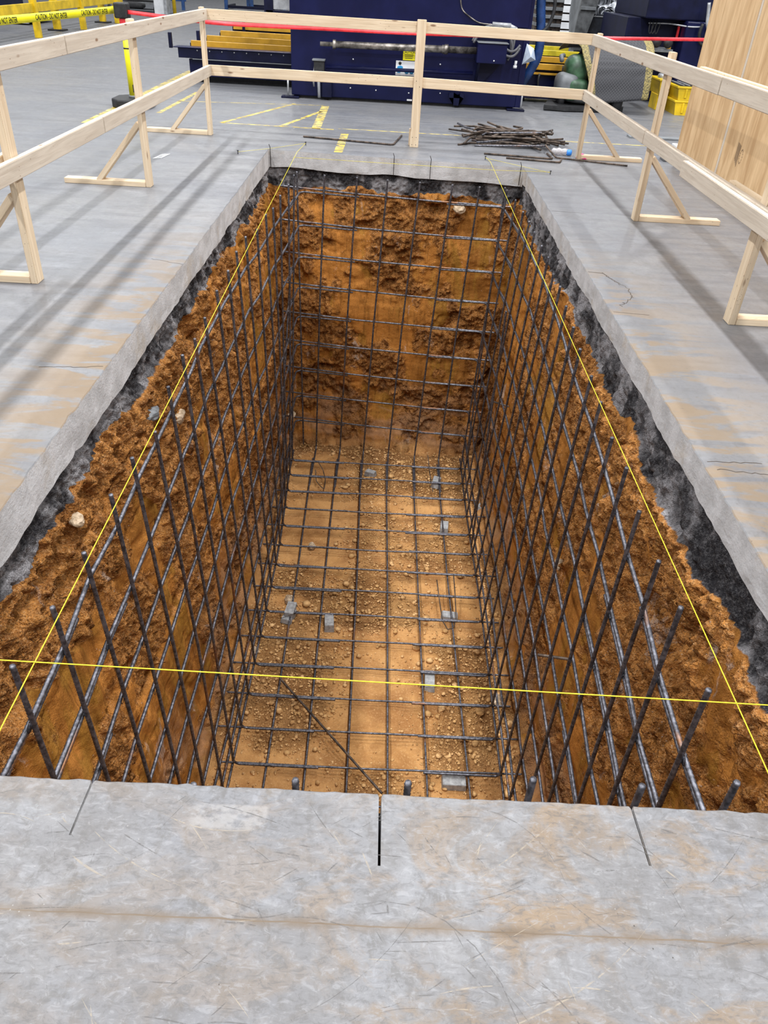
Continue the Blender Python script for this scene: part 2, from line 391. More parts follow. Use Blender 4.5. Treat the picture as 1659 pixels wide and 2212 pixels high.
def m_rebar(name='rebar_steel', dark=False):
    t = NT(name); P = t.coord(); X, Y, Z = t.xyz(P)
    oi = t.n('ObjectInfo').outputs['Random']
    n1 = t.noise(P, 3.0, 5, .6); n2 = t.noise(P, 55, 4, .6)
    base = t.mix(t.ramp(n2, .35, .7), (.06, .06, .07), (.20, .20, .23))
    base = t.mix(t.ramp(t.mth('ADD', n1, t.mth('MULTIPLY', oi, .28)), .80, .94, 0, .8), base, (.30, .13, .045))
    base = t.mix(t.ramp(t.noise(P, 9, 4, .6), .58, .78, 0, .35), base, (.13, .07, .04))
    t.bump(n2, .3, .002)
    return t.fin(base, .42, .7)
M_ = {}
M_['conc'] = m_concrete(); M_['cut'] = m_cutface(); M_['soil'] = m_soil()
M_['wood'] = m_wood('pale_spruce', (.60, .455, .30), (.74, .60, .43))
M_['woodgrey'] = m_wood('weathered_spruce', (.50, .42, .335), (.62, .54, .445))
M_['ply'] = m_wood('sheathing_plywood', (.46, .28, .13), (.68, .47, .26), knots=False, grain=.35)
M_['steel'] = m_rebar()
M_['cutend'] = plain('sheared_steel_end', (.50, .46, .42), .5, .2, .15, 60)
M_['oldsteel'] = plain('brown_mill_steel', (.10, .072, .055), .6, .35, .45, 14, .2)
M_['tie'] = plain('black_tie_wire', (.035, .03, .03), .5, .7, .2, 30)
M_['dobie'] = plain('grey_mortar', (.37, .37, .37), .9, 0, .18, 30, .4)
M_['string'] = plain('yellow_string', (.78, .66, .02), .6, 0, .08, 60)
M_['navy'] = plain('navy_enamel', (.007, .009, .046), .30, 0, .12, 3)
M_['navydk'] = plain('dark_navy_enamel', (.005, .0065, .030), .42, 0, .2, 5)
for k_ in ('navy', 'navydk'): M_[k_].node_tree.nodes['Principled BSDF'].inputs['Specular IOR Level'].default_value = .22
M_['black'] = plain('black_rubber', (.018, .018, .02), .6, 0, .3, 20, .2)
M_['grey'] = plain('grey_paint', (.17, .18, .19), .5, 0, .2, 4)
M_['lgrey'] = plain('pale_grey_metal', (.45, .46, .48), .4, .3, .2, 6)
M_['shaft'] = plain('worn_bare_steel', (.30, .27, .24), .4, .75, .4, 10, .2)
M_['orange'] = plain('scuffed_amber_paint', (.56, .29, .015), .5, 0, .12, 4, .1)
M_['yellow'] = plain('safety_yellow_paint', (.75, .50, .01), .42, 0, .15, 4)
M_['lemon'] = plain('lemon_plastic', (.78, .62, .02), .45, 0, .15, 6)
M_['white'] = plain('white_paint', (.72, .73, .75), .5, 0, .08, 4)
M_['red'] = plain('red_tape', (.80, .035, .045), .4, 0, .15, 12)
M_['tapey'] = plain('yellow_tape', (.86, .78, .01), .4, 0, .04, 6)
M_['ink'] = plain('black_ink', (.012, .012, .012), .6, 0, .1, 6)
M_['green'] = plain('green_plastic', (.055, .125, .065), .42, 0, .35, 5)
M_['bluep'] = plain('blue_steel_paint', (.02, .075, .23), .45, 0, .2, 5)
M_['hose'] = plain('grey_rubber_hose', (.11, .11, .12), .55, 0, .2, 12)
M_['bluehose'] = plain('blue_duct_hose', (.012, .045, .16), .38, 0, .2, 10)
M_['cyan'] = plain('sign_blue', (.02, .25, .52), .5, 0, .05, 10)

# ------------------------------------------------------------------ slab with the pit opening
XL, XR, YN, YF = -1.235, 1.285, 1.018, 8.10
corner = [(-.805, 1.018)]
rnd = random.Random(3)
def edge_line(a, b, step=.03, amp=.004, notches=()):
    """points from a to b with a chipped outline"""
    L = math.dist(a, b); n = int(L/step); out = []
    for i in range(n):
        s_ = i/n; j = 0 if i == 0 else rnd.gauss(0, amp)*(2.2 if rnd.random() < .05 else 1)
        nx, ny = -(b[1]-a[1])/L, (b[0]-a[0])/L
        out.append((a[0]+(b[0]-a[0])*s_+nx*j, a[1]+(b[1]-a[1])*s_+ny*j))
    return out
NL, NR, FR, FL = (-1.225, 1.018), (1.262, 1.017), (1.258, 7.985), (-1.245, 8.165)
hole = []
# front edge with three saw cuts that run past the corner of the opening
cuts = [(-.598, .885, .0022, -.004), (.0435, .850, .0030, .002), (.608, .878, .0026, .006)]
front = []
x = NL[0]; seq = []
for cx, cy, hw, sk in cuts: seq.append(cx)
pts = edge_line(NL, NR, .022, .0012)
for cx, cy, hw, sk in cuts:
    pts = [p for p in pts if not (cx-.012 < p[0] < cx+.012)]
allp = []
for p in pts: allp.append((p[0], [p]))
for cx, cy, hw, sk in cuts:
    allp.append((cx, [(cx-hw-.003, 1.018), (cx-hw, 1.012), (cx-hw+sk, cy), (cx+hw+sk, cy), (cx+hw, 1.012), (cx+hw+.003, 1.018)]))
allp.sort(key=lambda q: q[0])
for _, q in allp: hole += q
nfront = len(hole)
hole += edge_line(NR, FR, .045, .0022)
hole += edge_line(FR, FL, .04, .002)
hole += edge_line(FL, NL, .045, .0020)
outer = [(-60, -5), (60, -5), (60, 130), (-60, 130)]
n = len(hole)
def inset(i):
    """rounded arris: the top loop sits slightly outside the cut"""
    x, y = hole[i]; b = .0035
    if i < nfront:
        return (x, y-b*(1 if y > 1.0 else .4))
    dx = -b if x < -1.15 else (b if x > 1.15 else 0); dy = b if y > 7.9 else (-b if y < 1.05 else 0)
    return (x+dx, y+dy)
top = [inset(i) for i in range(n)]
tris = tessellate_polygon([[Vector((p[0], p[1], 0)) for p in outer], [Vector((p[0], p[1], 0)) for p in top]])
vv = [(p[0], p[1], 0) for p in outer]+[(p[0], p[1], 0) for p in top]
base = len(vv)
vv += [(p[0], p[1], -.0035) for p in hole]
me = bpy.data.meshes.new('floor')
ff = [tuple(t) for t in tris]
for i in range(n): ff.append((4+i, 4+(i+1) % n, base+(i+1) % n, base+i))
b2 = len(vv)
lev = [-.02, -.05, -.08, -.11, -.14, -.17, -.19]
for k, z in enumerate(lev):
    for i, p in enumerate(hole):
        cxn, cyn = (.02-p[0]), 0
        rough = (fbm(p[0]*9, p[1]*9, z*14, 3, 5)-.5)*.008*sstep(0, .12, -z)
        cut = i < nfront
        ox = 0 if cut or p[1] > 7.9 else (rough if p[0] > 0 else -rough)
        oy = rough if p[1] > 7.9 else 0
        zf_ = .68 if p[0] > 1.1 and p[1] < 7.9 else (.86 if p[1] > 7.9 else .86)
        if not cut: zf_ *= 1+.25*(float(fbm(p[0]*3, p[1]*3, 0, 3, 77))-.5)
        vv.append((p[0]+float(ox), p[1]+float(oy), z*zf_))
for k in range(len(lev)):
    a = base if k == 0 else b2+(k-1)*n; c = b2+k*n
    for i in range(n): ff.append((a+i, a+(i+1) % n, c+(i+1) % n, c+i))
me.from_pydata(vv, [], ff)
fl = link('floor', me, [M_['conc'], M_['cut']])
nt = len(tris)
mi = np.zeros(len(me.polygons), np.int32); mi[nt+n:] = 1; me.polygons.foreach_set('material_index', mi)
bm = bmesh.new(); bm.from_mesh(me); bmesh.ops.recalc_face_normals(bm, faces=bm.faces[:])
if max(bm.faces, key=lambda f_: f_.calc_area()).normal.z < 0: bmesh.ops.reverse_faces(bm, faces=bm.faces[:])
bm.to_mesh(me); bm.free()
tag(fl, kind='structure')

# cracks beside the right-hand edge, scored line from the cut, all in the slab
def ribbon(mb, pts, w0, z=.0006):
    P = [Vector((p[0], p[1], z)) for p in pts]
    for i in range(len(P)-1):
        d = (P[i+1]-P[i]).normalized(); s_ = Vector((-d.y, d.x, 0))*w0/2
        mb.add([P[i]-s_, P[i]+s_, P[i+1]+s_, P[i+1]-s_], [(0, 1, 2, 3)])
def wander(a, b, n, amp, seed):
    r_ = random.Random(seed); out = []
    for i in range(n+1):
        s_ = i/n; out.append((a[0]+(b[0]-a[0])*s_+r_.gauss(0, amp), a[1]+(b[1]-a[1])*s_+r_.gauss(0, amp)))
    return out
cr = MB()
for (a, b, nn, am, wd) in (((1.27, 4.845), (1.36, 4.83), 4, .001, .008), ((1.36, 4.83), (1.42, 4.62), 14, .006, .004), ((1.36, 4.83), (1.455, 4.56), 14, .005, .003),
                           ((1.455, 4.56), (1.44, 4.40), 10, .006, .005), ((1.44, 4.40), (1.335, 4.24), 12, .007, .004),
                           ((1.275, 4.15), (1.47, 4.13), 4, .001, .004), ((-1.25, 3.1), (-1.52, 3.06), 12, .004, .004),
                           ((-1.24, 4.55), (-1.44, 4.62), 10, .004, .003), ((1.30, 2.50), (1.52, 2.475), 12, .004, .004), ((1.28, 2.555), (1.50, 2.56), 10, .003, .004),
                           ((1.28, 6.35), (1.55, 6.33), 4, .001, .004), ((1.28, 1.52), (1.45, 1.50), 10, .003, .004)):
    ribbon(cr, wander(a, b, nn, am, int(abs(a[1]*100+b[0]*10))), wd)
cr.build('crack', plain('dark_brown_crack', (.075, .055, .04), .95), fl)  # flat dark brown strips draw the crack lines

# scratches and scrapes worn into the foreground slab
rs = random.Random(77)
def alpha_mat(name, col, op):
    t = NT(name); m = t.ramp(t.noise(t.coord(), 45, 4, .7), .38, .58, 0, op)
    tr = t.n('BsdfTransparent'); mx = t.n('MixShader'); t.L.new(m, mx.inputs[0]); t.L.new(tr.outputs[0], mx.inputs[1]); t.L.new(t.b.outputs[0], mx.inputs[2]); t.L.new(mx.outputs[0], t.out.inputs[0])
    t.fin(col, .7); return t.m
for nm, col, op, cnt, wmul in (('scratches', (.13, .12, .115), .5, 170, 1.), ('scrapes', (.46, .39, .30), .4, 45, 1.5)):
    mb = MB()
    for k in range(cnt):
        x0, y0 = rs.uniform(-.85, 1.0), rs.uniform(.52, .99); a = rs.choice((rs.gauss(.45, .25), rs.gauss(-.6, .3), rs.uniform(0, 3.14), rs.gauss(.1, .1)))
        L = min(.5, .03*math.exp(abs(rs.gauss(0, 1.0)))); cv = rs.gauss(0, 1.6); n_ = 8; pts = []
        for i in range(n_+1):
            s_ = i/n_*L; pts.append((x0+math.cos(a+cv*s_)*s_, y0+math.sin(a+cv*s_)*s_))
        if max(p[1] for p in pts) > 1.005: continue
        w0 = rs.uniform(.0004, .0013)*wmul*(1.8 if rs.random() < .1 else 1)
        for i in range(n_):
            (xa, ya), (xb_, yb_) = pts[i], pts[i+1]; l_ = math.hypot(xb_-xa, yb_-ya); nx, ny = -(yb_-ya)/l_, (xb_-xa)/l_
            wa, wb = (w0*math.sin(math.pi*(j+.3)/(n_+.6)) for j in (i, i+1))
            mb.add([(xa-nx*wa, ya-ny*wa, .0004+k*1e-6), (xa+nx*wa, ya+ny*wa, .0004+k*1e-6), (xb_+nx*wb, yb_+ny*wb, .0004+k*1e-6), (xb_-nx*wb, yb_-ny*wb, .0004+k*1e-6)], [(0, 1, 2, 3)])
    tag(mb.build(nm, alpha_mat(nm+'_wear', col, op), fl), kind='stuff')

# yellow lines painted on the floor
def m_paint():
    t = NT('worn_yellow_floor_paint'); P = t.coord()
    nz = t.noise(t.coord(scale=(1, 2, 1)), 9, 6, .7)
    m = t.ramp(nz, .41, .56, 0, .9)
    tr = t.n('BsdfTransparent'); mx = t.n('MixShader'); t.L.new(m, mx.inputs[0]); t.L.new(tr.outputs[0], mx.inputs[1]); t.L.new(t.b.outputs[0], mx.inputs[2]); t.L.new(mx.outputs[0], t.out.inputs[0])
    t.fin(t.mix(t.ramp(t.noise(P, 5, 4), .3, .7), (.66, .47, .06), (.74, .60, .20)), .6); return t.m
mp_ = m_paint()
lines = [([(-.94, 11.2), (-.90, 9.45)], .10, 'wide worn yellow floor line pointing from machine towards the pit'),
         ([(-.56, 9.25), (-.56, 8.19)], .085, 'short worn yellow floor line ending at the pit edge'),
         ([(-1.97, 9.5), (-.70, 9.47)], .045, 'thin worn yellow floor line left of the short pit line'),
         ([(-.65, 9.55), (3.2, 9.60)], .035, 'long thin yellow floor line passing behind the bent rebar heap'),
         ([(-1.97, 9.5), (-1.35, 11.25)], .055, 'slanted yellow floor line left of the wide worn line'),
         ([(-1.3, 9.5), (-.95, 10.75)], .055, 'short slanted yellow floor line joining the wide worn line'),
         ([(-3.38, 14.2), (-3.33, 9.0)], .11, 'yellow floor line running past the belt post base'),
         ([(-2.75, 11.8), (-2.79, 9.9)], .06, 'faint yellow floor line under the feed table'),
         ([(-2.8, 10.9), (-.95, 11.25)], .03, 'faint yellow floor line in front of the navy machine')]
for pts, wd, lab in lines:
    b_ = MB(); ribbon(b_, pts, wd, .0012); tag(b_.build('floor_marking', mp_), lab, 'floor marking', 'yellow lines painted on the floor')

# ------------------------------------------------------------------ excavated clay faces
ZF = -3.075
def grid_mesh(name, P, crumb, grav):
    nu, nv = P.shape[:2]; V = P.reshape(-1, 3)
    i = np.arange(nu-1)[:, None]; j = np.arange(nv-1)[None]
    F = np.stack([i*nv+j, (i+1)*nv+j, (i+1)*nv+j+1, i*nv+j+1], -1).reshape(-1, 4)
    me = mesh_np(name, V, F)
    for nm, a in (('crumb', crumb), ('gravel', grav)):
        at = me.attributes.new(nm, 'FLOAT', 'POINT'); at.data.foreach_set('value', np.ascontiguousarray(a.reshape(-1), np.float32))
    return tag(link(name, me, M_['soil']), kind='structure')
def face_relief(u, z, seed, groove=.02, slant=0.):
    """outward (into the pit) relief, crumb mask and gravel mask for a wall with along-wall coordinate u"""
    us = u+slant*z
    crumb = sstep(.40, .55, fbm(us*2.3, z*1.9, 3.1, 5, seed, .6)+.16*sstep(-1.1, -.3, z)*(fbm(us*4, z*4, 1., 2, seed+3)))
    glb = .032*np.sin(us*2.1+seed)*0+(fbm(us*.75, z*.6, 0, 3, seed+5)-.5)*.15
    gx = us*4.2+.5*fbm(us*1.3, z*.7, 2, 2, seed+7)*2
    gr = np.abs((gx % 1)-.5)*2                        # bucket-tooth flutes
    flute = (sstep(.0, .9, gr)-.5)*groove*(1-.55*crumb)*(.4+1.2*fbm(us*.9, z*.4, 4, 2, seed+9))
    med = (fbm(us*7, z*6, 1, 5, seed+11, .62)-.5)*.055*(.42+.9*crumb)
    fine = (fbm(us*34, z*34, 1, 4, seed+13, .75)-.5)*.066*(.17+crumb)
    ch = fbm(us*3.2, z*4.4, 7, 3, seed+15); pocket = -sstep(.60, .74, ch)*.055*(.3+crumb)
    f1, v1 = cell(us*17+fbm(us*9, z*9, 2, 2, seed+31), z*17, seed+30); f2, v2 = cell(us*44, z*44, seed+33)
    clod = ((1-np.clip(f1/.75, 0, 1)**2)*(v1**2)*.030+(1-np.clip(f2/.75, 0, 1)**2)*v2*.010)*sstep(.35, .9, crumb)
    lump = clod+sstep(.62, .75, fbm(us*8, z*8, 9, 2, seed+19))*.022*crumb
    band = -.325+(fbm(us*3, z*0, 5, 4, seed+21)-.5)*.16+(fbm(us*14, z*0, 5, 2, seed+22)-.5)*.04
    grav = sstep(-.02, .02, z-band)
    gd = (fbm(us*42, z*42, 3, 3, seed+25, .7)-.5)*.050+(fbm(us*11, z*11, 3, 3, seed+26)-.5)*.05-.012
    d = (glb+flute+med+fine+pocket+lump)*(1-grav)+(glb*.4+gd)*grav
    fade = sstep(-.085, -.21, z)
    return d*fade-.012*(1-fade), crumb*(1-grav), grav
ST = .0095
zz = np.arange(-.085, ZF-.06, -ST)
# left wall
u = np.arange(.95, 8.25, ST); U, Z = np.meshgrid(u, zz, indexing='ij')
d, c, g = face_relief(U, Z, 11, .020, slant=.25)
t_ = np.clip((-.16-Z)/(-.16-ZF), 0, 2); foot = .16*sstep(.93, 1.02, t_)
X = -1.245+.125*t_**1.2+d+foot
grid_mesh('wall_left', np.stack([X, U, Z], -1), c, g)
# right wall
d, c, g = face_relief(U, Z, 47, .030, slant=-.03)
X = 1.275-.01-.05*t_-d-foot+.03*sstep(.1, .3, t_)*sstep(3.2, 1.5, U)
grid_mesh('wall_right', np.stack([X, U[:, :], Z], -1)[::-1], c[::-1], g[::-1])
# far wall
u = np.arange(-1.45, 1.5, ST); U, Z = np.meshgrid(u, zz, indexing='ij')
d, c, g = face_relief(U, Z, 83, .014)
ledge = (fbm(U*.8, Z*3.2, 2, 3, 90)-.5)*.10
t_ = np.clip((-.16-Z)/(-.16-ZF), 0, 2); foot = .22*sstep(.82, 1.02, t_)
Y = 8.185-.072*(U+1.245)-.22*t_-d-foot-ledge*(1-g)
grid_mesh('wall_back', np.stack([U, Y, Z], -1)[::-1], c[::-1], g[::-1])
# near wall, under the viewer's edge
d, c, g = face_relief(U, Z, 133, .02)
Y = 1.03+.03*t_+d*.6
grid_mesh('wall_front', np.stack([U, Y, Z], -1), c, g)
# pit bottom
u = np.arange(-1.35, 1.45, ST); v = np.arange(.95, 8.2, ST); U, V = np.meshgrid(u, v, indexing='ij')
cr_ = sstep(.42, .58, fbm(U*1.4, V*1.4, 3, 4, 201)+.12*sstep(.1, .9, U))
zf = (fbm(U*1.2, V*1.0, 0, 3, 205)-.5)*.05+(fbm(U*9, V*9, 0, 4, 207)-.5)*.03*(.4+cr_)+(fbm(U*38, V*38, 0, 3, 209, .6)-.5)*.022*(.35+cr_)
rid = sstep(.35, .0, np.abs(((V*3.4+.4*fbm(U*.8, V*2, 0, 2, 211)) % 1)-.5))*.012
zf = ZF+zf+rid*(1-cr_)*.6
zf += .05*sstep(.95, 1.2, np.abs(U-.03))
grid_mesh('pit_floor', np.stack([U, V, zf], -1), cr_, np.zeros_like(U))
def floor_z(x, y):
    return float(ZF+(fbm(x*1.2, y*1.0, 0, 3, 205)-.5)*.05+(fbm(x*9, y*9, 0, 4, 207)-.5)*.03*.9+.003)

# loose clods and chips over the pit bottom
def rock_verts(rs, rad, n=10, flat=.7):
    bm = bmesh.new(); bmesh.ops.create_icosphere(bm, subdivisions=1, radius=rad)
    s_ = Vector((rs.uniform(.7, 1.35), rs.uniform(.7, 1.2), flat*rs.uniform(.7, 1.1)))
    for q in bm.verts: q.co = Vector((q.co.x*s_.x, q.co.y*s_.y, q.co.z*s_.z))*rs.uniform(.78, 1.15)
    v = [q.co.copy() for q in bm.verts]; f = [tuple(a.index for a in fc.verts) for fc in bm.faces]; bm.free(); return v, f
rs = random.Random(5)
protos = [rock_verts(rs, 1.) for _ in range(12)]
PV = np.array([[list(q) for q in p[0]] for p in protos]); PF = np.array(protos[0][1])
N_ = 24000
xs = np.array([rs.uniform(-1.12, 1.2) for _ in range(N_)]); ys = np.array([rs.uniform(2.3, 7.75) for _ in range(N_)])
dens = fbm(xs*1.4, ys*1.4, 3, 4, 201)+.12*sstep(.1, .9, xs)+.15*(np.abs(xs-.03) > .95); keep = dens > np.array([rs.uniform(.26, .58) for _ in range(N_)])
xs, ys = xs[keep], ys[keep]; N_ = len(xs)
rad = np.array([min(.035, .0042*math.exp(abs(rs.gauss(0, .66)))) for _ in range(N_)])
zz_ = ZF+(fbm(xs*1.2, ys*1.0, 0, 3, 205)-.5)*.05+(fbm(xs*9, ys*9, 0, 4, 207)-.5)*.03*.9+.05*sstep(.95, 1.2, np.abs(xs-.03))
ang = np.array([rs.uniform(0, 6.283) for _ in range(N_)]); pid = np.array([rs.randrange(12) for _ in range(N_)])
pv = PV[pid]*rad[:, None, None]; ca, sa = np.cos(ang)[:, None], np.sin(ang)[:, None]
px = pv[..., 0]*ca-pv[..., 1]*sa+xs[:, None]; py = pv[..., 0]*sa+pv[..., 1]*ca+ys[:, None]; pz = pv[..., 2]+zz_[:, None]+.45*rad[:, None]+.002
V_ = np.stack([px, py, pz], -1).reshape(-1, 3); F_ = (PF[None]+np.arange(N_)[:, None, None]*PV.shape[1]).reshape(-1, 3)
t = NT('dry_clay_clods'); P = t.coord()
clodm = t.fin(t.mix(t.ramp(t.noise(P, 6, 4), .3, .7), t.mix(t.ramp(t.noise(P, 21, 3), .4, .6), (.36, .18, .06), (.80, .50, .23)), (.56, .32, .12)), .9)
cl = link('clay_clods', mesh_np('clay_clods', V_, F_, False), clodm)
tag(cl, 'loose clay clods and stone chips strewn over the pit bottom', 'soil', kind='stuff')

# bigger stones stuck in the clay faces and lying on the bottom
t = NT('pale_quartz_stone'); P = t.coord()
stm = t.fin(t.mix(t.ramp(t.noise(P, 40, 4), .35, .65), (.32, .23, .14), (.60, .46, .32)), .8)
stones = [((-1.22, 3.99, -.73), .055, 'pale stone lodged high in the left clay face'), ((-1.225, 2.49, -.40), .03, 'small pale stone in the left clay face nearest the slab'),
          ((-1.21, 3.52, -.46), .05, 'dark grey stone high in the left clay face'), ((1.20, 3.8, -1.55), .035, 'pale stone lodged mid height in the right clay face'),
          ((-.60, 5.75, ZF+.02), .035, 'round pale stone on the pit bottom by the left bars'), ((-.72, 4.98, ZF+.02), .045, 'flat stone on the pit bottom behind the stacked blocks'),
          ((1.02, 3.95, ZF+.03), .045, 'stone at the foot of the right clay face'), ((-.92, 4.35, ZF+.02), .03, 'grey stone between left bars and clay face'),
          ((-1.0, 7.55, -2.62), .045, 'pale stone low in the far left corner of the pit'), ((.68, 8.0, -.42), .06, 'pale lump high in the far clay face')]
for (p, r_, lab) in stones:
    bm = bmesh.new(); bmesh.ops.create_icosphere(bm, subdivisions=3, radius=r_)
    for q in bm.verts:
        k = 1+(float(fbm(q.co.x/r_*1.3+p[0]*7, q.co.y/r_*1.3+p[1], q.co.z/r_*1.3, 3, 5))-.5)*.9; q.co = Vector((q.co.x*k, q.co.y*k*1.25, q.co.z*k*.8))
    me = bpy.data.meshes.new('stone'); bm.to_mesh(me); bm.free()
    o = link('stone', me, stm if 'dark' not in lab else M_['grey']); o.location = p; tag(o, lab, 'stone')

# ------------------------------------------------------------------ reinforcing cage
LTX = [(-.96, -.08), (-.97, -.13), (-.99, -.17), (-.99, -.14), (-1.0, -.16), (-1.0, -.22), (-1.01, -.15), (-1.01, -.12), (-1.02, -.16), (-1.03, -.16), (-1.02, -.11),
       (-1.01, -.09), (-1.01, -.06), (-1.0, -.05), (-.97, -.08), (-.95, -.05), (-.94, -.08), (-.92, -.05), (-.89, -.03), (-.88, -.02), (-.85, -.01)]
RTX = [(.92, -.03), (.93, -.01), (.96, -.07), (.98, -.09), (1.0, -.08), (1.02, -.12), (1.03, -.10), (1.05, -.11), (1.05, -.10), (1.07, -.10), (1.08, -.09),
       (1.09, -.07), (1.10, -.09), (1.11, -.07), (1.11, -.08), (1.10, -.07), (1.10, -.07), (1.09, -.07), (1.06, -.05), (1.02, -.04)]
YS = [1.40+.305*k for k in range(21)]
ZB = -3.0
def xb(side, y):
    return (-.885-.075*float(sstep(5.4, 7.4, y))) if side < 0 else (.955-.035*float(sstep(4.8, 6.6, y)))
def xt(side, y):
    T = LTX if side < 0 else RTX
    return float(np.interp(y, YS[:len(T)], [q[0] for q in T]))
def xw(side, y, z):
    """x of the upright layer at height z"""
    s_ = (z-ZB)/(-.1-ZB); a, b = xb(side, y), xt(side, y)
    return a+(b-a)*s_
cage = empty('reinforcing_cage', 'open steel rebar cage of tied ribbed bars lining the clay pit', 'rebar cage', (0, 4.4, ZB))
def part(o):
    o.parent = cage; o.matrix_parent_inverse = Matrix.Translation((0, -4.4, -ZB)); return o
S = M_['steel']; rw = random.Random(21)
ROWS = [-.27-.305*k for k in range(9)]
def rz(side, k, y):
    """height of side runner k at y"""
    sl = -.055+.085*(y-1.4)/6.2
    return ROWS[k]+sl*(1-.08*k)
def tie(mb, c, n1, n2, r=.019):
    """small loop of wire round a crossing with two clipped tails"""
    a, b = Vector(n1), Vector(n2); c = Vector(c); pts = []
    for i in range(9):
        t_ = 2*math.pi*i/8; pts.append(c+a*math.cos(t_)*r+b*math.sin(t_)*r*.8)
    mb.tube([tuple(p) for p in pts], .0014, 4)
    mb.tube([tuple(c+a*r), tuple(c+a*(r+.014)+b*.012)], .0014, 4)
    mb.tube([tuple(c+a*r), tuple(c+a*(r+.010)-b*.014)], .0014, 4)
far_ties = MB(); tie_me = {}
def put_tie(bar, single, c, n1, n2):
    if not single: tie(far_ties, c, n1, n2); return
    key = (n1, n2)
    if key not in tie_me:
        m_ = MB(); tie(m_, (0, 0, 0), n1, n2); o_ = m_.build('tie_wire', M_['tie']); tie_me[key] = o_.data; bpy.data.objects.remove(o_)
    link('tie_wire', tie_me[key], None, bar).location = c
for side, T in ((-1, LTX), (1, RTX)):
    for k, (tx, tz) in enumerate(T):
        y = YS[k]; x0 = xb(side, y)
        if k == 20: continue
        bow = rw.gauss(0, .006)
        lap = .56+rw.uniform(-.04, .10)
        pts = [(tx, y+rw.gauss(0, .006), tz)]
        mid = ((tx+x0)/2+bow, y+rw.gauss(0, .006), -1.55)
        q = fillet(mid, (x0, y, ZB), (x0-side*lap, y+rw.gauss(0, .006), ZB), .045)
        o = part(rebar('upright_bar', pts+q, S, pitch=.013 if y < 4.5 else .02, cut=True))
        for r_ in range(9):
            if y > 6.6 and rw.random() < .4: continue
            zz2 = rz(side, r_, y); put_tie(o, y < 2.9, (xw(side, y, zz2)+side*.009, y, zz2), (0, .75, .65), (0, -.65, .75))
        put_tie(o, False, (x0-side*.25, y, ZB-.005), (.7, .7, 0), (-.7, .7, 0))
    for k in range(9):
        pts = []
        for y in np.arange(1.06, 7.66, .33):
            pts.append((xw(side, y, ROWS[k])+side*.019+rw.gauss(0, .0035), y, rz(side, k, y)+rw.gauss(0, .004)))
        o = part(rebar('wall_runner', pts, S, pitch=.0145))
        if k in (0, 1, 2, 4, 6):        # lapped second length lying beside the runner at the near end
            yl = 2.15+.35*(k % 3) if side > 0 else 2.05+.3*(k % 2)
            pts2 = [(xw(side, y, ROWS[k])+side*.017, y, rz(side, k, y)-.019) for y in np.arange(1.06, yl, .2)]
            part(rebar('wall_runner', pts2, S, pitch=.0145))
    # low runners tied in the bend
    for dz, dx in ((.0, .012), (.10, .03)):
        part(rebar('wall_runner', [(xb(side, y)+side*dx, y, ZB-.017+dz) for y in np.arange(1.06, 7.6, .4)], S, pitch=.02))
# transverse bars over the bottom
for k, y in enumerate(YS[:20]):
    if y < 2.2: continue
    dy = .017
    part(rebar('cross_bar', [(-1.06+rw.gauss(0, .03), y+dy+rw.gauss(0, .006), ZB), (0, y+dy+rw.gauss(0, .01), ZB-.006), (1.13+rw.gauss(0, .03), y+dy+rw.gauss(0, .006), ZB)], S, pitch=.02, r=.0068))
# long bottom bars
NX = [-.66, -.39, -.10, .18, .45, .74]; FX = [-.74, -.465, -.195, .09, .39, .665]; TX = [-.64, -.335, -.05, .25, .55, .80]
def yfar(x): return 7.60-.085*(x+.9)
for a, b, c in zip(NX, FX, TX):
    part(rebar('floor_runner', [(a-.015, 2.0, ZB-.018), (a, 3.08, ZB-.018), ((a+b)/2+rw.gauss(0, .008), 5.3, ZB-.018), (b, 7.3, ZB-.018)], S, pitch=.018, r=.0072))
    q = fillet((b+.018, 6.75, ZB-.018), (b+.018, yfar(b)-.06, ZB-.018), ((b+c)/2, yfar(b)-.03, -1.5), .05)
    o = part(rebar('upright_bar', q+[(c, yfar(c)-.02, -.08)], S, pitch=.02))
    for k in range(9): put_tie(o, False, (c+(b-c)*(k+.6)/9.6, yfar(c)-.012, ROWS[k]+.045-.01*0), (.7, 0, .7), (-.7, 0, .7))
for c in (-.90, 1.03):
    part(rebar('upright_bar', [(c, yfar(c)-.02, -.07), (c*.97, yfar(c)-.03, -3.0)], S, pitch=.02))
for k in range(9):
    z = -.215-.308*k
    part(rebar('end_runner', [(-1.07, yfar(-1.07)+.02, z), (-.3, yfar(-.3)+rw.gauss(0, .006), z-.018), (.4, yfar(.4), z-.025+rw.gauss(0, .004)), (1.12, yfar(1.12)+.01, z-.03)], S, pitch=.02))
    for side in (-1, 1):
        xs_ = xw(side, 7.5, z)+side*.018
        yl_ = 6.95-.3*(side > 0); z = rz(side, k, 7.5)+.012
        q = fillet((xw(side, yl_, ROWS[k])+side*.017, yl_, rz(side, k, yl_)-.018), (xs_, yfar(xs_), z-.02), (xs_-side*(.56 if side < 0 else .52), yfar(xs_-side*.5), z-.03), .06)
        part(rebar('corner_bar', q, S, pitch=.02))
# near wall: only the cut ends show above the slab edge
for c, y, zt in ((-.66, 1.09, -.12), (-.40, 1.085, -.10), (-.155, 1.08, -.055), (.11, 1.088, -.055), (.405, 1.10, -.035), (.665, 1.10, -.04), (.905, 1.13, -.05)):
    q = fillet((c, y, zt), (c, y, ZB-.018), (c, 2.05, ZB-.018), .05)
    part(rebar('upright_bar', q, S, pitch=.013, cut=True))

tag(part(far_ties.build('tie_wires', M_['tie'])), kind='stuff')
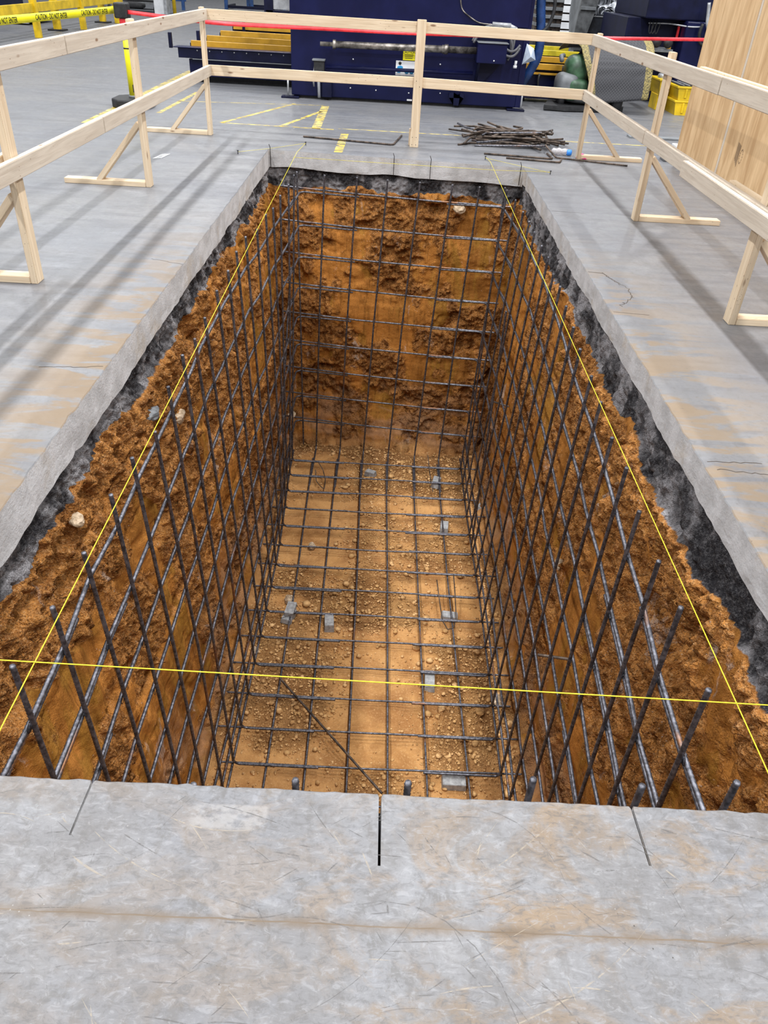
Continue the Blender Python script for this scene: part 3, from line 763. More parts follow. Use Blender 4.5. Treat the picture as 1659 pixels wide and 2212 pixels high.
# loose short bars tied across or dropped in the cage
tag(rebar('rebar_offcut', [(-.67, 3.99, -2.965), (.14, 3.03, -2.965)], M_['oldsteel']), 'loose thin bar lying diagonally across the bottom mat', 'rebar offcut')
tag(rebar('rebar_offcut', [(.975, 3.10, -1.665), (1.17, 3.04, -1.63)], M_['oldsteel'], r=.008), 'short stub bar poking across the near right wall bars', 'rebar offcut')
tag(rebar('rebar_offcut', [(.98, 6.10, -1.58), (1.13, 6.05, -1.60)], M_['oldsteel'], r=.008), 'short stub bar poking across the far right wall bars', 'rebar offcut')
tag(rebar('rebar_offcut', [(.935, 5.75, -.62), (.94, 5.80, -2.98)], S, r=.008), 'extra bar leaning upright against the right wall bars', 'rebar offcut')
tag(rebar('rebar_offcut', [(-.93, 7.22, -.85), (-.99, 6.8, -2.1)], S, r=.010), 'extra thick bar end leaning among the far left wall bars', 'rebar offcut')

# mortar spacer blocks
def block(x, y, z, L, W, H, rot, tilt=0, lab='', tap=.12):
    bm = bmesh.new(); bmesh.ops.create_cube(bm, size=1)
    for q in bm.verts:
        k = 1-tap*(q.co.z+.5); q.co = Vector((q.co.x*L*k, q.co.y*W*k, (q.co.z+.5)*H))
    bmesh.ops.bevel(bm, geom=bm.edges[:], offset=.003, segments=2, affect='EDGES')
    me = bpy.data.meshes.new('spacer_block'); bm.to_mesh(me); bm.free()
    o = link('spacer_block', me, M_['dobie']); o.location = (x, y, z); o.rotation_euler = (tilt, 0, rot)
    tag(o, lab, 'concrete block', 'mortar blocks at the pit bottom'); return o
def fz(x, y): return floor_z(x, y)-.004
block(-.695, 4.76, fz(-.695, 4.76), .17, .095, .045, math.radians(75), 0, 'lower grey mortar block of the wired stacked pair at left')
block(-.685, 4.80, fz(-.695, 4.76)+.044, .155, .08, .04, math.radians(83), 0, 'upper grey mortar block of the wired stacked pair at left', .04)
block(-.345, 4.69, fz(-.345, 4.69), .155, .085, .075, math.radians(95), 0, 'grey mortar block standing alone just right of the stacked pair')
block(.69, 4.87, fz(.69, 4.87), .15, .09, .05, math.radians(-6), 0, 'pale mortar block under wire loop near the right bars')
block(.495, 4.11, fz(.495, 4.11), .19, .085, .060, math.radians(88), 0, 'narrow mortar block under a long bar right of centre')
block(.64, 3.21, fz(.64, 3.21), .17, .10, .062, 0, 0, 'grey mortar block nearest the slab under the first cross bar', .06)
block(-.08, 7.10, fz(-.08, 7.1), .12, .08, .06, math.radians(-25), 0, 'mortar block near the far wall left of centre')
block(.64, 6.97, fz(.64, 6.97)+.01, .18, .09, .055, math.radians(80), .15, 'tilted mortar block near the far wall on the right')
block(.70, 6.17, fz(.70, 6.17), .15, .085, .065, math.radians(85), 0, 'pale wedge shaped mortar block by the right bars far down')
block(1.10, 6.55, fz(1.1, 6.55)+.02, .16, .06, .05, math.radians(60), .2, 'mortar block half hidden between right bars and clay face')
def wire(pts, lab, r=.004):
    b_ = MB(); b_.tube(resample(pts, .02).tolist(), r, 6); tag(b_.build('wire_loop', M_['oldsteel']), lab, 'wire')
wire([(.58, 5.2, -2.93), (.60, 4.95, -2.97), (.62, 4.75, -3.0), (.66, 4.66, -3.01), (.71, 4.68, -3.01), (.74, 4.80, -3.0), (.735, 5.1, -2.93), (.73, 5.25, -2.9)], 'bent wire loop hooked over the pale block near right bars', .005)
wire([(.55, 7.3, -2.9), (.57, 7.0, -2.96), (.60, 6.75, -3.02)], 'bent wire hanging by the tilted far block', .005)
wire([(-.66, 7.1, -2.94), (-.60, 7.0, -2.97), (-.56, 6.85, -3.0), (-.56, 6.72, -3.04), (-.61, 6.78, -3.04), (-.66, 6.86, -3.03), (-.68, 7.0, -2.98)], 'curled wire scrap near the far left of the pit bottom', .005)
wire([(-.73, 4.83, -2.985), (-.66, 4.86, -2.985), (-.60, 4.79, -2.99), (-.66, 4.72, -2.985), (-.76, 4.70, -3.02)], 'thin wire wrapped round the stacked block pair', .002)

# ------------------------------------------------------------------ strings and pins
def string(pts, lab, r=.0017):
    b_ = MB(); b_.tube(pts, r, 6); tag(b_.build('string_line', M_['string']), lab, 'string')
string([(-.91, 8.46, .022), (-.95, 8.05, .010), (-.85, 1.14, .012), (-.83, .60, .006)], 'yellow string line along the left side of the pit')
string([(.91, 8.26, .022), (.945, 8.10, .014), (.952, 1.08, .012), (.953, .62, .006)], 'yellow string line along the right side of the pit')
string([(-1.45, 1.345, .012), (-.93, 1.340, .015), (1.03, 1.318, .015), (1.6, 1.31, .010)], 'yellow string line across the near end of the pit')
string([(-.955, 7.80, .008), (.95, 7.74, .008), (1.48, 7.73, .022)], 'yellow string line across the far end of the pit', .0015)
string([(-1.49, 7.84, .020), (-1.24, 8.17, .004), (-.91, 8.46, .020)], 'slack yellow string tied between two nails at far left corner', .0013)
string([(.91, 8.26, .016), (1.26, 8.0, .004), (1.48, 7.73, .016)], 'slack yellow string tied between two nails at far right corner', .0013)
for x, y, lab in ((-1.49, 7.84, 'concrete nail left of the far left pit corner'), (-.91, 8.46, 'concrete nail behind the far edge anchoring left string'),
                  (.91, 8.26, 'concrete nail behind the far edge anchoring right string'), (1.48, 7.73, 'concrete nail right of the far right pit corner')):
    b_ = MB(); b_.cyl((x, y, -.01), (x, y, .03), .004, 8); b_.cyl((x, y, .028), (x, y, .034), .009, 10); tag(b_.build('nail', M_['black'], None, (x, y, 0)), lab, 'nail')
for x, y, lab in ((-1.225, 8.135, 'thin wire pin standing in the far left slab corner'), (0.0, 8.045, 'thin wire pin standing at the middle of the far slab edge'),
                  (.36, 8.02, 'thin wire pin right of the middle on the far slab edge'), (1.235, 7.965, 'thin wire pin standing in the far right slab corner')):
    b_ = MB(); b_.tube([(x, y, -.16), (x, y, .02), (x-.012, y, .05)], .0035, 6); tag(b_.build('wire_pin', M_['tie'], None, (x, y, 0)), lab, 'wire pin')

# ------------------------------------------------------------------ timber guardrail
rail = empty('guardrail', 'raw timber guardrail of two rails on braced posts around the pit', 'guardrail', (0, 8.7, 0))
def board(name, p0, p1, a, b, up_=(0, 0, 1), mat='wood', parent=rail):
    """length p0-p1, size a along up_, b across"""
    p0, p1 = Vector(p0), Vector(p1); L = (p1-p0).length; X_ = (p1-p0).normalized(); U_ = Vector(up_); Y_ = U_.cross(X_).normalized(); Z_ = X_.cross(Y_)
    bm = bmesh.new(); bmesh.ops.create_cube(bm, size=1)
    for q in bm.verts: q.co = Vector((q.co.x*L, q.co.y*b, q.co.z*a))
    bmesh.ops.bevel(bm, geom=bm.edges[:], offset=.003, segments=2, affect='EDGES')
    me = bpy.data.meshes.new(name); bm.to_mesh(me); bm.free()
    o = link(name, me, M_[mat]); m = Matrix((X_, Y_, Z_)).transposed().to_4x4(); m.translation = (p0+p1)/2
    o.matrix_world = Matrix.Translation(-parent.location) @ m; o.parent = parent
    return o
H_, W_ = .089, .038
def nails(o, pts):
    b_ = MB()
    for p in pts: b_.lathe([(.0035, 0), (.0035, .0008)], (p[0], p[1], p[2]), 8)
TOPZ, LOWZ = 1.062, .592
def post(x, y, top, name='post', wide='y'):
    if wide == 'y': return board(name, (x, y, 0), (x, y, top), .089, .038, (0, 1, 0))
    return board(name, (x, y, 0), (x, y, top), .038, .089, (0, 1, 0))
# left run
for y, top in ((4.125, 1.125), (6.405, 1.125), (8.745, 1.12)):
    post(-1.937, y, top)
    board('foot_plate', (-1.957, y, .019), (-2.60, y, .019), .038, .089)
    board('brace', (-2.33, y, .03), (-1.958, y, .455), .038, .085, (0, 0, 1))
board('top_rail', (-1.899, 8.725, 1.062), (-1.902, 4.98, 1.064), .092, .038, mat='woodgrey')
board('top_rail', (-1.902, 4.97, 1.064), (-1.899, 1.2, 1.063), .092, .038, mat='woodgrey')
board('mid_rail', (-1.895, 8.72, .592), (-1.898, 5.40, .594), .092, .038, mat='woodgrey')
board('mid_rail', (-1.898, 5.39, .594), (-1.899, 1.2, .594), .092, .038, mat='woodgrey')
board('mid_rail', (-1.99, 4.25, .600), (-1.99, 1.2, .600), .089, .038)
# right run
for y, top in ((8.60, 1.105), (6.215, 1.13), (4.09, 1.13)):
    post(1.905, y, top)
    board('foot_plate', (1.925, y, .019), (2.56, y, .019), .038, .089)
    board('brace', (2.31, y, .03), (1.926, y, .455), .038, .085, (0, 0, 1))
board('top_rail', (1.868, 8.66, 1.045), (1.868, 5.02, 1.048), .092, .038, mat='woodgrey')
board('top_rail', (1.868, 5.01, 1.050), (1.868, 1.3, 1.050), .092, .038, mat='woodgrey')
board('top_rail', (1.906, 5.55, 1.058), (1.906, 1.3, 1.058), .089, .038)
board('mid_rail', (1.866, 8.635, .575), (1.868, 6.28, .577), .092, .038, mat='woodgrey')
board('mid_rail', (1.868, 6.27, .577), (1.870, 1.3, .577), .092, .038, mat='woodgrey')
board('mid_rail', (1.828, 5.20, .572), (1.830, 1.3, .574), .092, .038, mat='woodgrey')
board('mid_rail', (1.908, 4.6, .59), (1.908, 1.3, .59), .089, .038)
# end run behind the pit
post(.198, 8.705, 1.125, wide='x'); board('post', (.185, 8.80, 0), (.185, 8.80, .16), .038, .089, (0, 1, 0))
board('top_rail', (-1.915, 8.745, 1.062), (.155, 8.745, 1.058), .092, .038); board('top_rail', (.157, 8.745, 1.058), (1.905, 8.69, 1.045), .092, .038)
board('mid_rail', (-1.912, 8.74, .592), (.155, 8.74, .590), .092, .038); board('mid_rail', (.157, 8.74, .590), (1.885, 8.66, .575), .092, .038)
for (x, y, z) in ((.175, 8.659, .10), (.215, 8.659, .10), (.175, 8.659, .03), (.215, 8.659, .03), (.18, 8.659, .61), (.215, 8.659, .56)):
    b_ = MB(); b_.lathe([(.004, 0), (.004, .002)], (x, y, z), 8, 'y'); o = b_.build('nail_head', M_['black']); o.parent = rail; o.matrix_parent_inverse = Matrix.Translation(-rail.location)

# ------------------------------------------------------------------ bent offcuts heaped by the far corner
heap = random.Random(12)
for i in range(62):
    lvl = i/62; r_ = heap
    L = r_.uniform(.38, .80); hk = r_.uniform(.10, .26); a = r_.gauss(-.12, .30)+(math.pi if r_.random() < .5 else 0)
    cx = 1.27+r_.gauss(0, .12)*(1.1-lvl*.5); cy = 9.25+r_.gauss(0, .20)*(1.15-lvl*.7)
    z0 = .012+.11*lvl+.02*r_.random(); dx, dy = math.cos(a), math.sin(a)
    tl, tr = r_.uniform(-.5, .5)*min(.10, z0), r_.uniform(-.5, .5)*min(.10, z0)
    p0 = (cx-dx*L/2, cy-dy*L/2, max(.010, z0-tl)); p1 = (cx+dx*L/2, cy+dy*L/2, max(.010, z0+tl-.01))
    b_a = a+r_.choice((-1, 1))*r_.uniform(.5, 1.35); p2 = (p1[0]+math.cos(b_a)*hk, p1[1]+math.sin(b_a)*hk, max(.010, p1[2]+r_.uniform(-.03, .01)))
    o = rebar('bent_rebar', fillet(p0, p1, p2, .03, 4), M_['oldsteel'] if r_.random() < .85 else S, r=.0095, pitch=.018)
    tag(o, 'rusty brown bent rebar offcut in the heap behind the far right pit corner', 'rebar offcut', 'bent rebar offcuts heaped on the floor')
def lone(pts, lab, m='oldsteel'):
    q = [pts[0]]
    q = fillet(pts[0], pts[1], pts[2], .04, 5) if len(pts) == 3 else pts
    tag(rebar('bent_rebar', q, M_[m], r=.0085, pitch=.02), lab, 'rebar offcut')
lone([(-.98, 8.89, .011), (-.02, 8.71, .011), (.07, 9.29, .011)], 'long hooked bar lying alone left of the middle guardrail post')
lone([(.62, 9.83, .02), (1.05, 9.25, .075)], 'straight bar sticking out to the left of the rebar heap')
lone([(.92, 8.52, .011), (1.62, 8.44, .011), (1.60, 8.72, .011)], 'hooked bar lying in front of the rebar heap')
lone([(1.13, 8.36, .011), (1.66, 8.28, .011), (1.70, 8.42, .011)], 'short hooked bar nearest the pit in front of the heap')
lone([(1.58, 8.78, .08), (1.66, 8.50, .014), (2.35, 8.30, .012)], 'long bar running from the heap past the right corner post')
# crushed bottle and tape rag
b_ = MB(); b_.lathe([(.012, 0), (.034, .02), (.028, .05), (.038, .08), (.026, .11), (.035, .14), (.030, .17)], (1.64, 8.72, .036), 12, 'x')
t = NT('clear_crumpled_plastic'); tm = t.fin((.85, .82, .84), .12); t.b.inputs['Transmission Weight'].default_value = .55; t.bump(t.noise(t.coord(), 60, 2), 1, .01)
bo = b_.build('drinks_bottle', tm, None, (1.64, 8.72, 0)); tag(bo, 'crushed clear plastic bottle lying at the end of the rebar heap', 'bottle')
b_ = MB(); b_.lathe([(.024, 0), (.030, .012), (.030, .04), (.026, .05)], (1.80, 8.70, .034), 14, 'x'); b_.build('bottle_label', plain('bright_blue_label', (.03, .22, .70), .4), bo)
b_ = MB(); b_.add([(1.88, 8.58, .01), (1.98, 8.53, .006), (2.0, 8.66, .03), (1.9, 8.70, .045), (1.94, 8.62, .05)], [(0, 1, 4), (1, 2, 4), (2, 3, 4), (3, 0, 4), (0, 3, 2, 1)], True)
tag(b_.build('tape_scrap', plain('pink_flagging', (.85, .08, .30), .5)), 'crumpled bright pink tape scrap beside the corner post', 'tape scrap')
b_ = MB(); b_.add([(-2.19, 7.42, .002), (-2.12, 7.46, .002), (-2.09, 7.66, .002), (-2.16, 7.62, .002)], [(0, 1, 2, 3)]); b_.box(-2.155, -2.12, 7.5, 7.6, .0021, .0024)
lb = MB(); lb.add([(-2.19, 7.42, .003), (-2.12, 7.45, .003), (-2.09, 7.66, .003), (-2.16, 7.63, .003)], [(0, 1, 2, 3)])
pt = tag(lb.build('paper_label', M_['white']), 'small white printed paper label stuck to the floor at left', 'label')
for k in range(5):
    m = MB(); m.box(-2.165+k*.002, -2.125+k*.004, 7.455+k*.035, 7.468+k*.035, .0032, .0036); m.build('print_line', M_['ink'], pt)

# ------------------------------------------------------------------ plywood hoarding on the right
hd = empty('plywood_hoarding', 'tall tan plywood hoarding standing on the floor right of the pit', 'hoarding', (2.9, 6.0, 0))
board('seam_strip', (2.868, 7.335, .03), (2.868, 7.335, 2.45), .040, .012, (0, 1, 0), 'woodgrey', hd)
for i, (y0, y1) in enumerate(((8.50, 7.36), (7.31, 6.14), (6.135, 4.92), (4.915, 3.7))):
    board('plywood_sheet', (2.872, (y0+y1)/2, .03), (2.872, (y0+y1)/2, 2.45), y0-y1, .018, (0, 1, 0), 'ply', hd)
for y in (8.46, 7.36, 6.14, 4.92, 3.75): board('stud', (2.92, y, .0), (2.92, y, 2.45), .038, .076, (0, 1, 0), 'wood', hd)
board('sill_board', (2.925, 8.50, .015), (2.925, 3.7, .015), .03, .089, (0, 0, 1), 'wood', hd)
st = MB()
for k in range(5): st.box(2.8605, 2.8625, 6.93+k*.016, 6.937+k*.016, .30+k*.012, .46+k*.004)
for a_ in range(14):
    th = 2*math.pi*a_/14; st.box(2.8605, 2.8625, 6.88+.028*math.cos(th), 6.885+.028*math.cos(th), .38+.05*math.sin(th), .392+.05*math.sin(th))
st.build('grade_stamp', plain('faded_ink', (.28, .19, .11), .8), hd)
b_ = MB(); b_.box(2.80, 4.3, 10.05, 10.20, .0, .02); tag(b_.build('metal_strip', M_['grey']), 'dark grey metal strip on the floor behind the plywood hoarding', 'metal strip')
b_ = MB(); b_.box(3.2, 3.9, 9.5, 9.7, 0, .03, .005); tag(b_.build('white_board', M_['white']), 'white board end lying behind the plywood hoarding', 'board')
b_ = MB(); b_.box(2.83, 3.05, 8.70, 8.86, 0, .07, .006); tag(b_.build('timber_block', M_['grey']), 'grey block lying at the far foot of the plywood hoarding', 'block')

# ------------------------------------------------------------------ navy machine behind the rail
mc = empty('sheet_machine', 'large dark navy steel machine standing behind the end guardrail', 'machine', (.1, 11.8, 0))
def bx(name, m, *a, b=.004, p=None):
    q = MB(); q.box(*a, b=b); return q.build(name, M_[m], p)
bx('housing', 'navy', -1.455, 1.635, 11.80, 13.6, .035, 2.3, b=.012, p=mc)
bx('hood', 'navy', -1.455, 1.655, 11.735, 11.80, .965, 2.3, b=.01, p=mc)
bx('side_flange', 'navy', 1.62, 1.70, 11.78, 11.83, .04, 2.3, b=.006, p=mc)
bx('base_dark_gap', 'black', -1.43, 1.60, 11.85, 13.5, 0, .04, b=0, p=mc)  # black block stands in for the shade in the gap under the housing
for x in (-1.55, 1.55): bx('foot', 'navydk', x-.04, x+.20, 11.72, 11.86, 0, .025, p=mc)
for x in (-1.50, 1.70):
    q = MB(); q.cyl((x, 11.78, .02), (x, 11.78, .26), .012, 10); q.lathe([(.022, 0), (.022, .03)], (x, 11.78, .24), 8); q.build('levelling_screw', M_['lgrey'], mc)
q = MB(); q.lathe([(.026, 0), (.026, .165), (.055, .166), (.055, .205), (.040, .206), (.042, 1.60), (.050, 1.601), (.050, 1.63), (.058, 1.631), (.058, 1.68), (.040, 1.681), (.040, 2.06)], (-1.05, 11.66, .665), 20, 'x')
sh_ = q.build('roller_shaft', M_['shaft'], mc)
for v_ in sh_.data.vertices: v_.co.z += (v_.co.x+1.05-mc.location.x*0)*.012
q = MB(); q.cyl((-.98, 11.72, .400), (.99, 11.72, .425), .022, 14); q.build('guide_rod', M_['navy'], mc)
bx('clamp_bracket', 'black', -1.14, -1.00, 11.70, 11.80, .33, .47, p=mc)
bx('bracket_cap', 'grey', -1.16, -.99, 11.68, 11.81, .465, .485, p=mc)
q = MB(); q.tube([(-1.08, 11.73, .40), (-1.075, 11.72, .20), (-1.07, 11.73, .03)], .020, 8); q.tube([(-1.13, 11.74, .40), (-1.15, 11.72, .25), (-1.14, 11.74, .16)], .013, 8); q.build('slide_rail', M_['lgrey'], mc)
bx('lower_bracket', 'navydk', -1.03, -.90, 11.72, 11.80, .04, .235, p=mc)
bx('junction_box', 'navy', 1.005, 1.385, 11.50, 11.80, .565, .79, b=.008, p=mc)
bx('box_lid', 'grey', 1.0, 1.40, 11.48, 11.80, .79, .80, b=.002, p=mc)
q = MB(); q.prism([(11.80, .30), (11.80, .565), (11.52, .565)], 1.03, 1.06, 'x'); q.prism([(1.06, .565), (1.06, .34), (1.10, .30), (1.36, .565)], 11.70, 11.73, 'y'); q.build('gusset', M_['navydk'], mc)
q = MB(); q.prism([(.70, .12), (.90, .12), (.90, .175), (.85, .185), (.84, .03), (.77, .03), (.76, .185), (.70, .175)], 11.73, 11.80, 'y'); q.build('lower_bracket', M_['navydk'], mc)
for x, z in ((-.62, .50), (.55, .50), (-.65, .16), (-.3, .15), (.15, .14), (.58, .16), (1.23, .60), (1.29, .545)):
    q = MB(); q.lathe([(.009, 0), (.009, -.01)], (x, 11.80 if z < .55 or x < 1 else 11.50, z), 8, 'y'); q.build('bolt', M_['white'], mc)
bx('data_plate', 'white', .13, .20, 11.795, 11.80, .045, .065, b=0, p=mc)
sg = bx('caution_sign', 'tapey', .045, .205, 11.792, 11.80, .525, .64, b=0, p=mc)
def text(body, size, name, mat, parent, m, extr=.0006, sx=1.):
    cu = bpy.data.curves.new(name, 'FONT'); cu.body = body; cu.size = size; cu.align_x = 'CENTER'; cu.align_y = 'CENTER'; cu.extrude = extr; cu.offset = size*.012
    t_ = bpy.data.objects.new('tmp', cu); C.objects.link(t_); bpy.context.view_layer.update()
    me = bpy.data.meshes.new_from_object(t_.evaluated_get(bpy.context.evaluated_depsgraph_get())); bpy.data.objects.remove(t_)
    me.transform(m @ Matrix.Diagonal((sx, 1, 1, 1))); return link(name, me, M_[mat], parent)
RX = Matrix.Rotation(math.pi/2, 4, 'X')
text('CAUTION', .038, 'lettering', 'ink', sg, Matrix.Translation((.125, 11.791, .617)) @ RX)
for k in range(3): q = MB(); q.box(.065+k*.004, .185-k*.006, 11.7905, 11.7915, .586-k*.02, .592-k*.02); q.build('print_line', M_['ink'], sg)
sg = bx('pictogram_sign', 'white', -.045, .215, 11.790, 11.80, .345, .515, b=.002, p=mc)
q = MB()
for x in (.0, ): q.lathe([(.020, 0), (.020, -.003)], (x+.01, 11.790, .487), 16, 'y')
q.build('pictogram_head', M_['ink'], sg)
q = MB(); q.prism([(-.03, .41), (-.02, .45), (.02, .46), (.05, .45), (.05, .43), (.02, .42), (.02, .375), (-.02, .375)], 11.786, 11.790, 'y')
q.lathe([(.030, 0), (.030, -.003)], (.105, 11.790, .395), 14, 'y'); q.lathe([(.030, 0), (.030, -.003)], (.17, 11.790, .395), 14, 'y'); q.build('pictogram_figure', M_['cyan'], sg)
# hoses on the machine end
def hose(pts, r, m='hose', name='hose', p=mc):
    P = resample(pts, .03); 
    for _ in range(6): P[1:-1] = (P[:-2]+2*P[1:-1]+P[2:])/4
    q = MB(); q.tube(P.tolist(), r, 10); return q.build(name, M_[m], p)
hose([(.72, 11.72, 1.35), (.76, 11.72, 1.12), (1.0, 11.72, .99), (1.20, 11.72, .985)], .008, 'shaft')
q = MB(); q.cyl((1.18, 11.71, .99), (1.42, 11.71, .985), .028, 12); q.cyl((1.40, 11.71, .985), (1.49, 11.71, .955), .024, 12); q.cyl((1.49, 11.71, .97), (1.49, 11.71, .92), .02, 12); q.build('valve_fitting', M_['lgrey'], mc)
hose([(1.49, 11.71, .93), (1.49, 11.70, .80), (1.47, 11.70, .66), (1.43, 11.70, .60)], .016)
arc = [(1.20+.26*math.cos(a), 11.69, .76+.22*math.sin(a)) for a in np.linspace(math.pi*.95, -.25, 16)]
hose(arc, .016); hose([(x+.015, y-.02, z-.02) for x, y, z in arc], .016)
hose([(1.385, 11.66, .73), (1.44, 11.66, .69), (1.52, 11.67, .70), (1.57, 11.68, .78)], .016)
hose([(1.385, 11.66, .66), (1.45, 11.66, .63), (1.53, 11.67, .66), (1.57, 11.68, .75)], .016)
q = MB(); q.cyl((1.545, 11.70, .60), (1.54, 11.70, .545), .018, 10); q.lathe([(.026, 0), (.026, -.03)], (1.54, 11.70, .545), 10); q.build('valve_fitting', M_['white'], mc)
# ribbed blue duct
P = resample([(1.80, 11.95, 1.7), (1.80, 11.95, 1.25), (1.87, 11.95, .85), (1.86, 11.95, .62), (1.74, 11.97, .38), (1.68, 12.0, .30)], .012)
for _ in range(40): P[1:-1] = (P[:-2]+2*P[1:-1]+P[2:])/4
q = MB(); q.tube(P.tolist(), [.058+.007*(k % 2) for k in range(len(P))], 16); tag(q.build('ribbed_duct', M_['bluehose']), 'ribbed blue flexible duct hanging at the right end of the navy machine', 'duct')
o = hose([(1.93, 11.9, 1.5), (1.99, 11.9, 1.2), (1.94, 11.9, .98), (1.78, 11.88, .88), (1.68, 11.84, .88)], .022, 'black', 'rubber_cable', None)
tag(o, 'thick black cable looping beside the blue duct', 'cable')
q = MB(); q.add([(1.63, 11.72, .56), (1.80, 11.70, .62), (1.76, 11.72, .75), (1.66, 11.72, .80), (1.72, 11.62, .66)], [(0, 1, 4), (1, 2, 4), (2, 3, 4), (3, 0, 4), (0, 3, 2, 1)], False)
tag(q.build('plastic_bag', plain('clear_bag', (.45, .52, .62), .25)), 'crumpled clear plastic bag hanging at the machine corner', 'bag')

# feed tables either side of the machine
def slats(x0, x1, spec, root, mat_names):
    for (y, z), m in zip(spec, mat_names):
        bx('table_slat', m, x0, x1, y, y+.07, z-.075, z, b=.004, p=root); bx('slat_shoe', 'navydk', x0-.03, x1, y+.07, y+.17, z-.13, z-.035, b=.003, p=root)
ft = empty('feed_table', 'low feed table with amber slats and navy frame left of the machine', 'machine table', (-2.3, 13, 0))
slats(-3.07, -1.46, [(13.0, .515), (14.1, .513), (15.2, .517), (16.4, .546), (17.6, .568)], ft, ['orange']*5)
bx('side_channel', 'navydk', -3.20, -1.46, 12.72, 12.80, .315, .445, p=ft); bx('channel_lip', 'navy', -3.26, -1.46, 12.70, 12.95, .440, .452, p=ft)
bx('channel_lip', 'grey', -3.0, -1.46, 12.72, 13.0, .300, .312, p=ft)
bx('base_beam', 'navy', -3.07, -1.46, 12.80, 13.15, .085, .300, p=ft); bx('base_shadow_gap', 'black', -2.95, -1.46, 12.95, 13.1, 0, .085, p=ft)
for x in (-2.9, -1.8): bx('foot', 'navydk', x, x+.1, 14.8, 15.0, 0, .40, p=ft)
bx('cross_beam', 'navydk', -3.0, -2.8, 12.9, 18.0, .36, .41, p=ft); bx('cross_beam', 'navydk', -1.9, -1.7, 12.9, 18.0, .36, .41, p=ft)
for (x, y, z) in ((-3.30, 12.70, .62), (-3.03, 13.30, .62), (-2.98, 17.0, .66), (-2.85, 16.2, .62)):
    bx('stop_plate', 'navydk', x-.02, x+.025, y, y+.06, z-.19, z, p=ft)
for k in range(9):
    q = MB(); q.lathe([(.009, 0), (.009, -.008)], (-2.92+k*.178, 12.72, .415), 8, 'y'); q.build('bolt', M_['lgrey'], ft)
ot = empty('outfeed_table', 'outfeed table with yellow and amber slats right of the machine', 'machine table', (2.4, 13, 0))
slats(1.72, 2.95, [(12.75, .50), (13.60, .53), (14.6, .55), (15.6, .55)], ot, ['orange', 'orange', 'lemon', 'lemon'])
bx('table_slat', 'orange', 1.72, 2.95, 12.72, 12.80, .365, .39, p=ot); bx('base_beam', 'navy', 1.70, 3.05, 12.80, 13.2, .05, .36, p=ot)
bx('wear_plate', 'shaft', 2.36, 2.48, 12.742, 12.75, .41, .495, b=0, p=ot); bx('beam_rail', 'lgrey', 1.95, 2.35, 12.76, 12.80, .155, .165, b=0, p=ot)
for x in (2.0, 2.8): bx('foot', 'navydk', x, x+.1, 15.4, 15.6, 0, .43, p=ot)
bx('foot', 'navydk', 1.75, 1.9, 12.9, 13.0, 0, .05, p=ot); bx('foot', 'navydk', 2.8, 2.95, 12.9, 13.0, 0, .05, p=ot)
bx('cross_beam', 'navydk', 1.95, 2.1, 12.8, 15.8, .38, .43, p=ot); bx('cross_beam', 'navydk', 2.75, 2.9, 12.8, 15.8, .38, .43, p=ot)
q = MB(); q.tube([(2.04, 12.70, .38), (2.03, 12.69, .30), (2.045, 12.69, .20), (2.03, 12.70, .10)], .014, 8); q.build('cable_drop', M_['black'], ot)

# ------------------------------------------------------------------ floor scrubber under a mat
sc = empty('floor_scrubber', 'green and grey ride-on floor scrubber under a draped rubber mat', 'cleaning machine', (2.7, 12.4, 0))
def blob(name, m, c, s, p, sub=3, sq=3.2):
    bm = bmesh.new(); bmesh.ops.create_icosphere(bm, subdivisions=4, radius=1)
    for q in bm.verts:
        v = q.co; k = (abs(v.x)**sq+abs(v.y)**sq+abs(v.z)**sq)**(-1/sq); q.co = Vector((v.x*k*s[0]+c[0], v.y*k*s[1]+c[1], v.z*k*s[2]+c[2]))
    me = bpy.data.meshes.new(name); bm.to_mesh(me); bm.free(); me.polygons.foreach_set('use_smooth', [True]*len(me.polygons)); return link(name, me, M_[m], p)
blob('chassis', 'grey', (2.72, 12.45, .20), (.42, .34, .13), sc); blob('rear_cover', 'grey', (2.38, 12.35, .30), (.16, .22, .15), sc)
blob('tank_lid', 'green', (2.50, 12.42, .47), (.17, .22, .20), sc, sq=2.6); blob('tank_side', 'green', (2.52, 12.24, .30), (.15, .14, .09), sc)
blob('seat', 'black', (2.80, 12.6, .50), (.30, .22, .22), sc); bx('corner_panel', 'green', 2.37, 2.49, 12.10, 12.2, .13, .23, b=.015, p=sc)
q = MB(); q.lathe([(.10, 0), (.13, .02), (.13, .07), (.10, .09)], (2.28, 12.3, .13), 24, 'x'); q.build('wheel', M_['black'], sc)
q = MB(); q.lathe([(.13, 0), (.16, .03), (.16, .11), (.13, .14)], (3.02, 12.2, .16), 24, 'x'); q.build('wheel', M_['black'], sc)
q = MB(); q.prism([(2.05, 12.0), (2.35, 11.95), (2.9, 12.1), (3.2, 12.15), (3.24, 12.3), (2.9, 12.7), (2.2, 12.6)], .012, .07, 'z'); q.build('squeegee', M_['black'], sc)
q = MB(); q.tube([(2.24, 12.2, .60), (2.24, 12.3, .64), (2.30, 12.45, .64)], .03, 10); q.build('handle', M_['grey'], sc)
